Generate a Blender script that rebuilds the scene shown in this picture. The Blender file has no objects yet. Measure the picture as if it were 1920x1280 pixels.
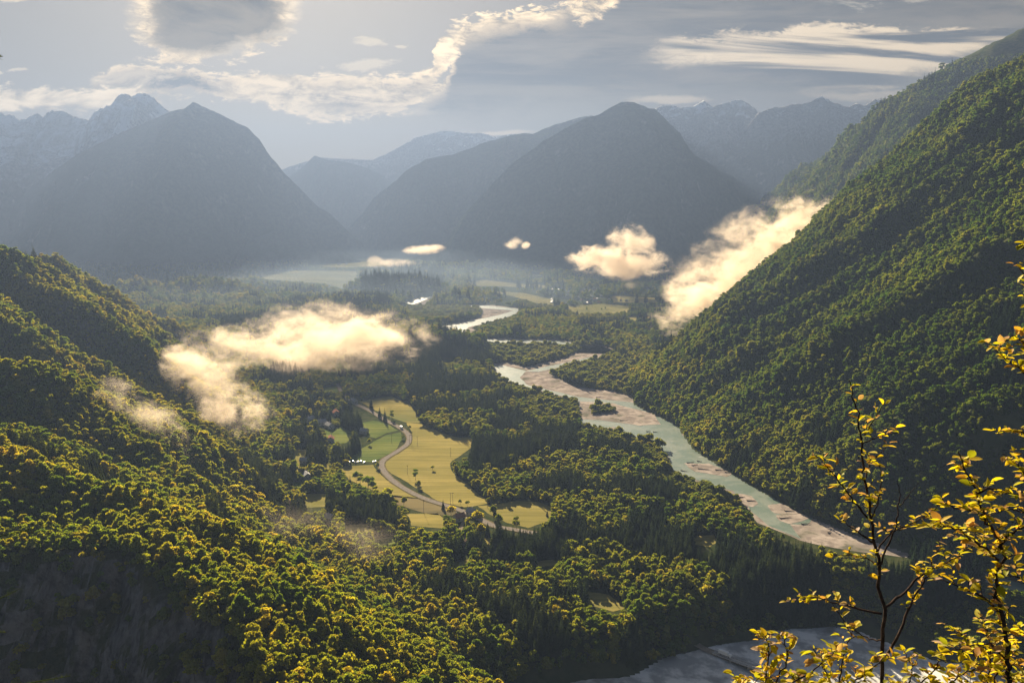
import bpy, math, random
import numpy as np
from mathutils import Vector, geometry

random.seed(7); RNG = np.random.default_rng(11)
S = bpy.context.scene
COL = S.collection
R = math.radians

# ------------------------------------------------------------------ camera, light, exposure
CAMZ = 300.0; FPX = 1507.0; PITCH = R(9.05)
cd = bpy.data.cameras.new('camera'); cam = bpy.data.objects.new('camera', cd); COL.objects.link(cam)
cam.location = (0, 0, CAMZ); cam.rotation_euler = (R(90) - PITCH, 0, 0)
cd.sensor_width = 36; cd.lens = 36 * FPX / 1920; cd.clip_start = 0.05; cd.clip_end = 60000
S.camera = cam
SUN_EL, SUN_AZ = R(22), R(-15)          # azimuth measured from +Y towards +X
SUNDIR = Vector((math.sin(SUN_AZ) * math.cos(SUN_EL), math.cos(SUN_AZ) * math.cos(SUN_EL), math.sin(SUN_EL)))
ld = bpy.data.lights.new('sun', 'SUN'); ld.energy = 5.0; ld.angle = R(0.53); ld.color = (1.0, 0.83, 0.58)
lo = bpy.data.objects.new('sun', ld); COL.objects.link(lo)
lo.rotation_euler = SUNDIR.to_track_quat('Z', 'Y').to_euler(); lo.location = (0, 0, 3000)
S.view_settings.view_transform = 'Standard'; S.view_settings.look = 'None'
S.view_settings.exposure = 2.48; S.view_settings.gamma = 1.0
cy = S.cycles
cy.max_bounces = 5; cy.diffuse_bounces = 2; cy.glossy_bounces = 2; cy.transmission_bounces = 3
cy.volume_bounces = 4; cy.transparent_max_bounces = 8
cy.use_denoising = True
cy.volume_step_rate = 1.0; cy.volume_max_steps = 128
cy.sample_clamp_indirect = 6.0
cy.caustics_reflective = False; cy.caustics_refractive = False

# ------------------------------------------------------------------ pixel helpers (photo pixels 1920 x 1280)
CP, SP = math.cos(PITCH), math.sin(PITCH)
def ray(px, py):
    xc = (np.asarray(px, float) - 960) / FPX; yc = (640 - np.asarray(py, float)) / FPX
    return xc, CP + yc * SP, yc * CP - SP
def ground(px, py, z=0.0):
    dx, dy, dz = ray(px, py); t = (z - CAMZ) / dz
    return dx * t, dy * t
def at(px, py, Y):
    dx, dy, dz = ray(px, py); t = Y / dy
    return np.array([dx * t, Y + 0 * t, CAMZ + dz * t]).T
def uv(px, py):
    dx, dy, dz = ray(px, py); return dx / dy, dz / dy
def project(X, Y, Z):
    Zr = Z - CAMZ
    dep = Y * CP - Zr * SP; up = Y * SP + Zr * CP
    dep = np.where(dep > .1, dep, .1)
    return 960 + FPX * X / dep, 640 - FPX * up / dep, dep

# ------------------------------------------------------------------ noise
def _h(ix, iy, seed):
    n = (ix.astype(np.int64) * 374761393 + iy.astype(np.int64) * 668265263 + seed * 1442695041) & 0x7fffffff
    n = ((n ^ (n >> 13)) * 1274126177) & 0x7fffffff
    return ((n ^ (n >> 16)) & 0xffff) / 65535.0
def vnoise(x, y, seed=0):
    ix, iy = np.floor(x), np.floor(y); fx, fy = x - ix, y - iy
    fx = fx * fx * fx * (fx * (fx * 6 - 15) + 10); fy = fy * fy * fy * (fy * (fy * 6 - 15) + 10)
    a, b = _h(ix, iy, seed), _h(ix + 1, iy, seed); c, d = _h(ix, iy + 1, seed), _h(ix + 1, iy + 1, seed)
    return (a + (b - a) * fx) * (1 - fy) + (c + (d - c) * fx) * fy
def fbm(x, y, seed=0, octs=4, gain=.5):
    s = 0; a = 1; t = 0
    for k in range(octs):
        s = s + a * vnoise(x * 2 ** k + 17.3 * k, y * 2 ** k - 9.1 * k, seed + k); t += a; a *= gain
    return s / t - .5
def ridged(x, y, seed=0, octs=4):
    s = 0; a = 1; t = 0
    for k in range(octs):
        s = s + a * (1 - np.abs(2 * vnoise(x * 2 ** k + 7.7 * k, y * 2 ** k + 3.1 * k, seed + k) - 1)); t += a; a *= .5
    return s / t

# ------------------------------------------------------------------ node helpers
class E:
    """tiny expression wrapper that writes Math nodes"""
    def __init__(s, nt, sock): s.nt = nt; s.s = sock
    def _op(s, op, *o):
        n = s.nt.nodes.new('ShaderNodeMath'); n.operation = op
        for i, v in enumerate((s,) + o):
            if isinstance(v, E): s.nt.links.new(v.s, n.inputs[i])
            else: n.inputs[i].default_value = v
        return E(s.nt, n.outputs[0])
    def __add__(s, o): return s._op('ADD', o)
    __radd__ = __add__
    def __sub__(s, o): return s._op('SUBTRACT', o)
    def __rsub__(s, o): return s * -1.0 + o
    def __mul__(s, o): return s._op('MULTIPLY', o)
    __rmul__ = __mul__
    def __truediv__(s, o): return s._op('DIVIDE', o)
    def max(s, o): return s._op('MAXIMUM', o)
    def min(s, o): return s._op('MINIMUM', o)
    def pow(s, o): return s._op('POWER', o)
    def exp(s): return s._op('EXPONENT')
    def abs(s): return s._op('ABSOLUTE')
    def sstep(s, a, b, c=0., d=1.):
        n = s.nt.nodes.new('ShaderNodeMapRange'); n.interpolation_type = 'SMOOTHSTEP'
        s.nt.links.new(s.s, n.inputs[0])
        for i, v in zip((1, 2, 3, 4), (a, b, c, d)): n.inputs[i].default_value = v
        return E(s.nt, n.outputs[0])
def comb(nt, x, y, z=0.0):
    n = nt.nodes.new('ShaderNodeCombineXYZ')
    for i, v in enumerate((x, y, z)):
        if isinstance(v, E): nt.links.new(v.s, n.inputs[i])
        else: n.inputs[i].default_value = v
    return n.outputs[0]
def noise(nt, vec, scale, detail=4, rough=.5, dist=0.0, color=False, dims='3D'):
    n = nt.nodes.new('ShaderNodeTexNoise'); n.noise_dimensions = dims
    if vec is not None: nt.links.new(vec, n.inputs['Vector'])
    n.inputs['Scale'].default_value = scale; n.inputs['Detail'].default_value = detail
    n.inputs['Roughness'].default_value = rough; n.inputs['Distortion'].default_value = dist
    return E(nt, n.outputs['Fac']) if not color else n.outputs['Color']
def mixc(nt, fac, a, b, mode='MIX'):
    n = nt.nodes.new('ShaderNodeMix'); n.data_type = 'RGBA'; n.blend_type = mode
    for i, v in ((0, fac), (6, a), (7, b)):
        if isinstance(v, E): nt.links.new(v.s, n.inputs[i])
        elif isinstance(v, bpy.types.NodeSocket): nt.links.new(v, n.inputs[i])
        elif i == 0: n.inputs[i].default_value = v
        else: n.inputs[i].default_value = (*v, 1)
    return n.outputs[2]

# ------------------------------------------------------------------ world: Nishita sky with a broken cloud layer by direction
def build_world():  # clouds as functions of direction
    w = bpy.data.worlds.new('World'); S.world = w; w.use_nodes = True
    nt = w.node_tree; nt.nodes.clear()
    tc = nt.nodes.new('ShaderNodeTexCoord'); sp = nt.nodes.new('ShaderNodeSeparateXYZ')
    nt.links.new(tc.outputs['Generated'], sp.inputs[0])
    X, Y, Z = (E(nt, sp.outputs[i]) for i in range(3))
    sky = nt.nodes.new('ShaderNodeTexSky'); sky.sky_type = 'NISHITA'; sky.sun_disc = False
    sky.sun_elevation = SUN_EL; sky.sun_rotation = SUN_AZ
    sky.air_density = 1.0; sky.dust_density = 2.5; sky.ozone_density = 1.0; sky.altitude = 500
    Yc = Y.max(0.05)
    u0, v0 = X / Yc, Z / Yc
    front = Y.sstep(.15, .35)
    # feathered warps: low, wide filaments
    nz1 = noise(nt, comb(nt, u0 * 5.0, v0 * 14.0, 1.3), 1.0, 5, .6)
    nz2 = noise(nt, comb(nt, u0 * 22.0, v0 * 60.0, 4.3), 1.0, 4, .6)
    wu = u0 + (nz1 - .5) * .05 + (nz2 - .5) * .016
    wv = v0 + (nz1 - .5) * .030 + (nz2 - .5) * .016
    streak = noise(nt, comb(nt, u0 * 4.0, v0 * 38.0, 9.1), 1.0, 6, .62, .4)
    fine = noise(nt, comb(nt, u0 * 14.0, v0 * 46.0, 2.1), 1.0, 5, .65, .6)
    crisp = noise(nt, comb(nt, u0 * 45.0, v0 * 110.0, 7.1), 1.0, 5, .7, 1.0)
    UMIN, UR, VR = -.8, 1.6, .5
    un = (wu - UMIN) / UR
    def curve(pts):
        n = nt.nodes.new('ShaderNodeFloatCurve'); m = n.mapping; c = m.curves[0]
        P = []
        for px, py in pts:
            a, b = uv(px, py); P.append((float(np.clip((a - UMIN) / UR, 0, 1)), float(np.clip(b / VR, 0, 1))))
        P.sort()
        c.points[0].location = P[0]; c.points[1].location = P[-1]
        for p in P[1:-1]: c.points.new(*p)
        for p in c.points: p.handle_type = 'AUTO_CLAMPED'
        m.use_clip = False; m.update(); nt.links.new(un.s, n.inputs['Value'])
        return E(nt, n.outputs['Value']) * VR
    def band(up, lo, su, sl, x0, x1, sx=.02):
        a = uv(x0, 100)[0]; b = uv(x1, 100)[0]
        e = (curve(up) - wv) + (fine - .5) * .05 + (crisp - .5) * .03; f = (wv - curve(lo)) + (fine - .5) * .05 + (crisp - .5) * .03
        al = e.sstep(0, su) * f.sstep(0, sl) * wu.sstep(a - sx, a + sx) * wu.sstep(b - sx, b + sx, 1, 0)
        return al, e, f
    base = mixc(nt, 1.0, sky.outputs[0], (.32, .345, .385), 'MULTIPLY')   # rest of the sky tinted darker to weaken its fill light
    # colours are in the sky texture's own units (world strength multiplies them)
    K = WORLD_K
    def rgb(r, g, b): return (r * K, g * K, b * K)
    GREY = rgb(.60, .64, .70); WARM = rgb(.66, .65, .64)
    # thin veil everywhere, a touch brighter under the sun
    sd = (X * SUNDIR.x + Y * SUNDIR.y + Z * SUNDIR.z).max(0.0)
    glow = sd.pow(22.0)
    veil = mixc(nt, glow * .9, rgb(.27, .235, .19), rgb(.95, .70, .42))
    veil = mixc(nt, sd.pow(3.0) * .5, veil, rgb(.36, .29, .21))
    c = mixc(nt, front * .8 + .1, base, veil)
    CREAM = mixc(nt, (fine * .5 + crisp * .5).sstep(.36, .62), rgb(.8, .60, .36), rgb(3.0, 2.2, 1.25)); CREAM2 = rgb(1.3, 1.02, .68)
    def layer(c, al, core, rim, w0, w1, rimc, corec, amt=1.0):
        """al alpha 0..1; rim measure = distance into the cloud"""
        cc = mixc(nt, rim.sstep(w0, w1), rimc, corec)
        return mixc(nt, (al * amt * front).min(1.0), c, cc)
    # big slate mass filling the right of the sky
    al, e, f = band([(760, 215), (800, 165), (850, 120), (858, 50), (920, 22), (1000, 8), (1080, 0), (1180, -40), (1500, -60), (2100, -60)],
                    [(760, 235), (900, 235), (1100, 225), (1400, 215), (2100, 200)], .006, .05, 785, 2400, .01)
    mass = mixc(nt, streak.sstep(.35, .65), rgb(.13, .13, .135), rgb(.46, .385, .30))
    cc = mixc(nt, e.sstep(.004, .040), CREAM, mass)
    cc = mixc(nt, wu.sstep(uv(1020, 0)[0], uv(1120, 0)[0]) , cc, mass)
    c = mixc(nt, (al * .92 * front).min(1.0), c, cc)
    # left edge bright rim of the mass
    al2, e2, f2 = band([(760, 140), (810, 120), (835, 45), (900, 30), (1000, 5), (1060, -5), (1160, -20), (1180, -20)],
                       [(760, 215), (810, 180), (850, 118), (872, 92), (900, 52), (1000, 28), (1060, 18), (1100, 52), (1160, 10), (1180, 0)], .008, .012, 775, 1150, .006)
    c = mixc(nt, (al2 * fine.sstep(.25, .5, .35, 1.) * front).min(1.0), c, CREAM)
    # long lenticular chain between the peaks
    al, e, f = band([(150, 165), (180, 142), (225, 122), (300, 115), (360, 122), (410, 140), (430, 133), (520, 136), (580, 144), (640, 138), (720, 142), (790, 138), (860, 95)],
                    [(150, 190), (185, 190), (250, 188), (330, 188), (420, 190), (500, 202), (560, 220), (620, 230), (700, 226), (760, 212), (800, 192), (860, 165)], .010, .010, 165, 815, .012)
    dark = mixc(nt, fine.sstep(.42, .62), rgb(.22, .21, .20), CREAM2)
    cc = mixc(nt, (e.min(f)).sstep(.003, .016) * wu.sstep(uv(380, 0)[0], uv(450, 0)[0], 1., .45), CREAM, dark)
    c = mixc(nt, (al * fine.sstep(.2, .42, .5, 1.) * front).min(1.0), c, cc)
    # band behind the snowy peaks, left edge
    al, e, f = band([(-200, 155), (0, 158), (80, 165), (160, 166), (230, 162), (330, 170)],
                    [(-200, 218), (0, 222), (150, 226), (250, 220), (330, 200)], .008, .012, -300, 300)
    c = mixc(nt, (al * streak.sstep(.3, .5, .45, 1.) * front).min(1.0), c, mixc(nt, fine.sstep(.35, .6), rgb(1.1, .85, .55), rgb(2.6, 2.0, 1.25)))
    # dark-bellied cloud at the top left
    al, e, f = band([(225, -60), (300, -120), (500, -120), (565, -60)],
                    [(225, 30), (240, 66), (275, 98), (330, 116), (400, 124), (450, 112), (500, 92), (540, 78), (565, 40)], .01, .010, 250, 548, .016)
    big = noise(nt, comb(nt, u0 * 11, v0 * 22, 0.3), 1., 6, .6, .4)
    xin = (wu - uv(248, 0)[0]).min(wu * -1.0 + uv(548, 0)[0])
    ins = f.min(xin * .75) + (big - .5) * .09 + (v0 - uv(400, 60)[1]) * .12
    belly = mixc(nt, big.sstep(.38, .62), rgb(.10, .07, .03), rgb(.44, .32, .17))
    cc = mixc(nt, ins.sstep(.000, .030), mixc(nt, fine.sstep(.3, .6), rgb(1.2, .95, .62), CREAM), belly)
    c = mixc(nt, (al * front).min(1.0), c, cc)
    # small puffs
    for (x, y, rx, ry) in ((684, 129, 52, 13), (688, 88, 36, 7), (755, 92, 12, 4), (30, 140, 16, 5), (20, 7, 30, 7), (-5, 142, 12, 4)):
        a, b = uv(x, y); r_ = ((wu - a) / (rx / FPX)).pow(2.0) + ((wv - b - .004) / (ry / FPX)).pow(2.0) + (fine - .5) * 4.5 + (crisp - .5) * 2.
        c = mixc(nt, (r_.sstep(.35, 1.3, 1, 0) * front * .9), c, rgb(1.5, 1.2, .8))
    # cream and slate streaks on the right
    al, e, f = band([(1180, 95), (1240, 72), (1330, 60), (1460, 48), (1520, 30), (1600, 45), (1750, 48), (1900, 50), (2200, 40)],
                    [(1180, 120), (1300, 150), (1420, 170), (1550, 185), (1700, 175), (1800, 150), (1900, 120), (2200, 80)], .012, .03, 1230, 2400, .04)
    st2 = noise(nt, comb(nt, u0 * 3.0, v0 * 34.0 + u0 * 1.2, 5.5), 1.0, 5, .55, .5)
    cc = mixc(nt, st2.sstep(.45, .58), rgb(.12, .13, .15), rgb(2.2, 1.7, 1.08))
    c = mixc(nt, (al * .85 * front).min(1.0), c, cc)
    al, e, f = band([(1530, -20), (1560, -15), (1700, -20), (1760, -20)], [(1530, -5), (1570, 20), (1680, 16), (1760, -5)], .01, .01, 1560, 1730, .02)
    c = mixc(nt, (al * fine.sstep(.35, .6) * front).min(1.0), c, rgb(.95, .82, .62))
    # bright slits low in the gap
    for (x, y, rx, ry, k) in ((930, 250, 70, 7, .9), (1250, 190, 80, 8, .6), (720, 205, 120, 6, .3), (1650, 180, 150, 10, .35)):
        a, b = uv(x, y); r_ = ((wu - a) / (rx / FPX)).pow(2.0) + ((wv - b) / (ry / FPX)).pow(2.0)
        c = mixc(nt, (r_.sstep(.1, 1.3, 1, 0) * front * k), c, rgb(1.7, 1.3, .85))
    bg = nt.nodes.new('ShaderNodeBackground'); bg.inputs['Strength'].default_value = 0.05
    out = nt.nodes.new('ShaderNodeOutputWorld')
    nt.links.new(c, bg.inputs['Color']); nt.links.new(bg.outputs[0], out.inputs['Surface'])
WORLD_K = 2.6
build_world()

# ------------------------------------------------------------------ haze
HAZE_D = 0.000158
HAZE_TOP = 1270.0
def mat(name):
    m = bpy.data.materials.new(name); m.use_nodes = True; m.node_tree.nodes.clear()
    return m, m.node_tree
def build_haze():
    x, y0, y1, z0, z1 = 9000, -700, 9900, -60, HAZE_TOP
    v = [(a, b, c) for a in (-x, x) for b in (y0, y1) for c in (z0, z1)]
    f = [(0, 1, 3, 2), (4, 6, 7, 5), (0, 4, 5, 1), (2, 3, 7, 6), (0, 2, 6, 4), (1, 5, 7, 3)]
    me = bpy.data.meshes.new('haze'); me.from_pydata(v, [], f); o = bpy.data.objects.new('haze', me); COL.objects.link(o)
    m, nt = mat('haze'); p = nt.nodes.new('ShaderNodeVolumePrincipled'); out = nt.nodes.new('ShaderNodeOutputMaterial')
    p.inputs['Density'].default_value = HAZE_D; p.inputs['Color'].default_value = (.092, .128, .212, 1)
    p.inputs['Anisotropy'].default_value = .38
    nt.links.new(p.outputs[0], out.inputs['Volume']); me.materials.append(m)
    o['kind'] = 'stuff'; o['label'] = 'pale blue morning haze filling the whole valley'; o['category'] = 'haze'
build_haze()

# ------------------------------------------------------------------ surface materials
def principled(nt, col, rough=.9, spec=.2, normal=None):
    p = nt.nodes.new('ShaderNodeBsdfPrincipled')
    if isinstance(col, tuple): p.inputs['Base Color'].default_value = (*col, 1)
    else: nt.links.new(col, p.inputs['Base Color'])
    if isinstance(rough, E): nt.links.new(rough.s, p.inputs['Roughness'])
    else: p.inputs['Roughness'].default_value = rough
    p.inputs['Specular IOR Level'].default_value = spec
    if normal is not None: nt.links.new(normal, p.inputs['Normal'])
    out = nt.nodes.new('ShaderNodeOutputMaterial'); nt.links.new(p.outputs[0], out.inputs['Surface'])
    return p
def bump(nt, h, strength=.5, dist=1.0):
    b = nt.nodes.new('ShaderNodeBump'); b.inputs['Strength'].default_value = strength; b.inputs['Distance'].default_value = dist
    nt.links.new(h.s, b.inputs['Height']); return b.outputs[0]
def pos(nt):
    g = nt.nodes.new('ShaderNodeNewGeometry'); return g.outputs['Position'], g
def two_tone(name, a, b, scale, rough=.9, spec=.0, detail=5, stretch=None, bmp=0, bdist=1., lo=.4, hi=.6, third=None, stripes=0):
    m, nt = mat(name); P, g = pos(nt)
    if stretch:
        mp = nt.nodes.new('ShaderNodeMapping'); nt.links.new(P, mp.inputs[0]); mp.inputs['Scale'].default_value = stretch
        mp.inputs['Rotation'].default_value = (0, 0, .35); P = mp.outputs[0]
    n = noise(nt, P, scale, detail, .6)
    c = mixc(nt, n.sstep(lo, hi), a, b)
    if third:
        c = mixc(nt, noise(nt, P, third[1], 4, .6).sstep(.5, .68), c, third[0])
    if stripes:
        mp = nt.nodes.new('ShaderNodeMapping'); nt.links.new(pos(nt)[0], mp.inputs[0]); mp.inputs['Scale'].default_value = (.012, .22, 1); mp.inputs['Rotation'].default_value = (0, 0, -.22)
        st = noise(nt, mp.outputs[0], 1.0, 3, .7).sstep(.38, .62)
        c = mixc(nt, stripes, c, mixc(nt, 1.0, c, mixc(nt, st, (.55, .58, .55), (1.25, 1.2, 1.15)), 'MULTIPLY'))
        c = mixc(nt, noise(nt, pos(nt)[0], .25, 4, .7).sstep(.55, .75) * .35, c, (.09, .10, .03))
    principled(nt, c, rough, spec, bump(nt, n, bmp, bdist) if bmp else None); return m
M = {}
M['undergrowth'] = two_tone('undergrowth', (.030, .042, .014), (.055, .060, .024), .09, bmp=.5)
M['meadow'] = two_tone('meadow', (.21, .185, .055), (.29, .24, .075), .018, stretch=(.35, 1, 1), third=((.14, .15, .05), .012), lo=.38, hi=.66, stripes=.38)
M['green_meadow'] = two_tone('green_meadow', (.095, .13, .035), (.15, .17, .045), .02, stretch=(.35, 1, 1), stripes=.6)
M['ploughed'] = two_tone('ploughed_field', (.12, .105, .055), (.19, .155, .075), .03, stretch=(.3, 1, 1))
M['far_meadow'] = two_tone('far_meadow', (.17, .17, .065), (.27, .235, .09), .006, stripes=.7)
M['gravel'] = two_tone('gravel', (.20, .17, .15), (.38, .325, .285), .06, bmp=.4, bdist=.4, detail=8, third=((.12, .115, .085), .03))
M['shade_gravel'] = two_tone('riverbed_gravel', (.32, .32, .31), (.70, .68, .64), .06, bmp=.6, bdist=.5, detail=9, third=((.14, .13, .115), .018))
M['asphalt'] = two_tone('road_surface', (.17, .15, .13), (.22, .195, .17), .4)
M['verge'] = two_tone('road_verge', (.10, .085, .045), (.16, .13, .06), .3)
M['dirt'] = two_tone('dirt_track', (.20, .165, .12), (.30, .25, .19), .2)
M['white_wall'] = two_tone('plaster', (.36, .35, .33), (.46, .45, .42), .8)
M['roof_tile'] = two_tone('roof_tiles', (.20, .10, .07), (.30, .16, .11), 1.5)
M['roof_grey'] = two_tone('roof_sheet', (.22, .22, .23), (.34, .34, .34), 1.5, rough=.6, spec=.2)
M['dark_wood'] = two_tone('weathered_wood', (.07, .05, .035), (.13, .10, .07), 2.0)
M['drift'] = two_tone('driftwood', (.09, .075, .06), (.20, .17, .14), 1.0)
M['bark'] = two_tone('bark', (.045, .034, .026), (.09, .07, .055), 3.0)
M['twig_bark'] = two_tone('sapling_bark', (.028, .020, .016), (.060, .043, .034), 60.0)
def simple(name, col, rough=.5, spec=.4, metal=0.):
    m, nt = mat(name); p = principled(nt, col, rough, spec); p.inputs['Metallic'].default_value = metal; return m
M['paint_white'] = simple('white_paint', (.78, .78, .76), .3, .5)
M['tyre'] = simple('rubber', (.02, .02, .02), .8)
M['glass'] = simple('vehicle_glass', (.03, .035, .04), .05, .8)
M['metal'] = simple('galvanised_steel', (.42, .42, .42), .45, .5, .6)
M['concrete'] = two_tone('concrete', (.30, .29, .27), (.42, .40, .37), .8)

def rock_mat(name, forest, rock, snow=None, snow_z=900, tree_z=700, rough=(.3, .75)):
    """forest on the gentler ground, bare rock where steep or high, snow lying on the high ledges"""
    m, nt = mat(name); P, g = pos(nt)
    sp = nt.nodes.new('ShaderNodeSeparateXYZ'); nt.links.new(g.outputs['Normal'], sp.inputs[0]); nz = E(nt, sp.outputs[2])
    sz = nt.nodes.new('ShaderNodeSeparateXYZ'); nt.links.new(P, sz.inputs[0]); z = E(nt, sz.outputs[2])
    n1 = noise(nt, P, .012, 8, .62); n2 = noise(nt, P, .05, 6, .6)
    fc = mixc(nt, n2.sstep(.35, .65), forest[0], forest[1]); rc = mixc(nt, n2.sstep(.35, .65), rock[0], rock[1])
    k = ((z + (n1 - .5) * 500.).sstep(tree_z - 60, tree_z + 90)).max(nz.sstep(rough[0], rough[1], 1, 0) * n1.sstep(.52, .66) * .6)
    c = mixc(nt, k, fc, rc)
    if snow:
        s = (z + (n1 - .5) * 1300.).sstep(snow_z, snow_z + 160) * nz.sstep(.35, .7) * n1.sstep(.40, .56) * .9
        c = mixc(nt, s, c, (.75, .77, .8))
    principled(nt, c, .95, .0, bump(nt, n2, .8, 8.)); return m
M['mountain'] = rock_mat('mountain_slope', ((.022, .034, .018), (.038, .052, .026)), ((.06, .065, .05), (.11, .11, .10)), None, tree_z=960)
M['snow_mountain'] = rock_mat('snowy_mountain', ((.03, .04, .022), (.055, .065, .03)), ((.16, .155, .15), (.36, .35, .34)), True, 700, 560)
M['alp'] = rock_mat('far_mountain', ((.03, .04, .022), (.055, .065, .03)), ((.13, .125, .12), (.27, .26, .25)), True, 1050, 800)

def cliff_mat():
    m, nt = mat('cliff_and_forest_floor'); P, g = pos(nt)
    sp = nt.nodes.new('ShaderNodeSeparateXYZ'); nt.links.new(g.outputs['True Normal'], sp.inputs[0]); nz = E(nt, sp.outputs[2])
    mp = nt.nodes.new('ShaderNodeMapping'); nt.links.new(P, mp.inputs[0]); mp.inputs['Scale'].default_value = (1, 1, .7)
    n1 = noise(nt, mp.outputs[0], .035, 8, .68, .6); n2 = noise(nt, mp.outputs[0], .16, 8, .65, .4); n3 = noise(nt, P, .06, 5, .6)
    rc = mixc(nt, (n1 * .5 + n2 * .5).sstep(.38, .62), (.014, .014, .015), (.20, .19, .18))
    rc = mixc(nt, n3.sstep(.52, .62), rc, (.045, .052, .020))
    fc = mixc(nt, n2.sstep(.4, .6), (.030, .040, .014), (.060, .062, .024))
    c = mixc(nt, nz.sstep(.50, .66), rc, fc)
    principled(nt, c, .95, .0, bump(nt, n1 + n2, 1.0, 5.)); return m
M['hill_floor'] = cliff_mat()

def leaf_mat(name, cols, trans=.56, patch=.0085):
    m, nt = mat(name); P, g = pos(nt)
    oi = nt.nodes.new('ShaderNodeObjectInfo'); r = E(nt, oi.outputs['Random'])
    cr = nt.nodes.new('ShaderNodeValToRGB'); nt.links.new(r.s, cr.inputs[0]); el = cr.color_ramp.elements
    while len(el) < len(cols): el.new(.5)
    for i, cc in enumerate(cols): el[i].position = cc[0]; el[i].color = (*cc[1], 1)
    n = noise(nt, P, patch, 3, .6); n2 = noise(nt, P, .7, 2, .5)
    c = mixc(nt, n.sstep(.40, .60), mixc(nt, .45, cr.outputs[0], cols[0][1]), mixc(nt, .25, cr.outputs[0], cols[-1][1]))
    c = mixc(nt, 1.0, c, mixc(nt, n2.sstep(.3, .7), (.78, .78, .78), (1.18, 1.18, 1.15)), 'MULTIPLY')
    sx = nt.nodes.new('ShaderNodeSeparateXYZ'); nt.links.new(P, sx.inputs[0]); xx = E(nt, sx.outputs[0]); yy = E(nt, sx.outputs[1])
    sun_gold = (xx * 1.0 + yy * .55 + (n - .5) * 500.).sstep(120., 480., 1., 0.)      # golden sunlight on the left slope put into the leaf colour
    east = (xx - 230.).sstep(0., 160.)                                           # darker, cooler green towards the right
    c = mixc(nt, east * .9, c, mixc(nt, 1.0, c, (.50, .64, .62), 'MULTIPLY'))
    c = mixc(nt, sun_gold, mixc(nt, 1.0, c, (1.10, 1.10, 1.02), 'MULTIPLY'), mixc(nt, 1.0, c, (1.50, 1.36, .78), 'MULTIPLY'))
    d = nt.nodes.new('ShaderNodeBsdfDiffuse'); t = nt.nodes.new('ShaderNodeBsdfTranslucent'); mx = nt.nodes.new('ShaderNodeMixShader')
    nt.links.new(c, d.inputs[0]); ct = mixc(nt, 1.0, c, (1.8, 1.62, .42), 'MULTIPLY'); nt.links.new(ct, t.inputs[0])
    mx.inputs[0].default_value = trans; nt.links.new(d.outputs[0], mx.inputs[1]); nt.links.new(t.outputs[0], mx.inputs[2])
    out = nt.nodes.new('ShaderNodeOutputMaterial'); nt.links.new(mx.outputs[0], out.inputs[0]); return m
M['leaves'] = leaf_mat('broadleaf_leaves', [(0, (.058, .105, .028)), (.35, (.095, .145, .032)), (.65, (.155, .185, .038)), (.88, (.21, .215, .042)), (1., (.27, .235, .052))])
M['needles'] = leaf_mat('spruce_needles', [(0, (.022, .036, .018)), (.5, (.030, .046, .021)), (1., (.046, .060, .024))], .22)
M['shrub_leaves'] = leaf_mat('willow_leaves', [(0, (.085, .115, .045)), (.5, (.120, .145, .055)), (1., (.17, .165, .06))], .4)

# ------------------------------------------------------------------ mesh helpers
def link(name, me, parent=None, m=None):
    o = bpy.data.objects.new(name, me); COL.objects.link(o)
    if parent: o.parent = parent
    if m is not None and not me.materials: me.materials.append(m)
    return o
def mesh_np(name, V, F, smooth=False):
    V = np.asarray(V, np.float32); F = np.asarray(F, np.int32); k = F.shape[1]
    me = bpy.data.meshes.new(name); me.vertices.add(len(V)); me.vertices.foreach_set('co', V.ravel())
    me.loops.add(F.size); me.loops.foreach_set('vertex_index', F.ravel()); me.polygons.add(len(F))
    me.polygons.foreach_set('loop_start', np.arange(0, F.size, k, dtype=np.int32))
    me.polygons.foreach_set('loop_total', np.full(len(F), k, np.int32))
    if smooth: me.polygons.foreach_set('use_smooth', np.ones(len(F), bool))
    me.update(); return me
def tag(o, label=None, cat=None, group=None, kind=None):
    if label: o['label'] = label
    if cat: o['category'] = cat
    if group: o['group'] = group
    if kind: o['kind'] = kind
    return o
def thing(name, loc, label, cat, group=None, rz=0):
    o = bpy.data.objects.new(name, None); o.empty_display_size = 1; COL.objects.link(o); o.location = loc; o.rotation_euler.z = rz
    return tag(o, label, cat, group)
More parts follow.
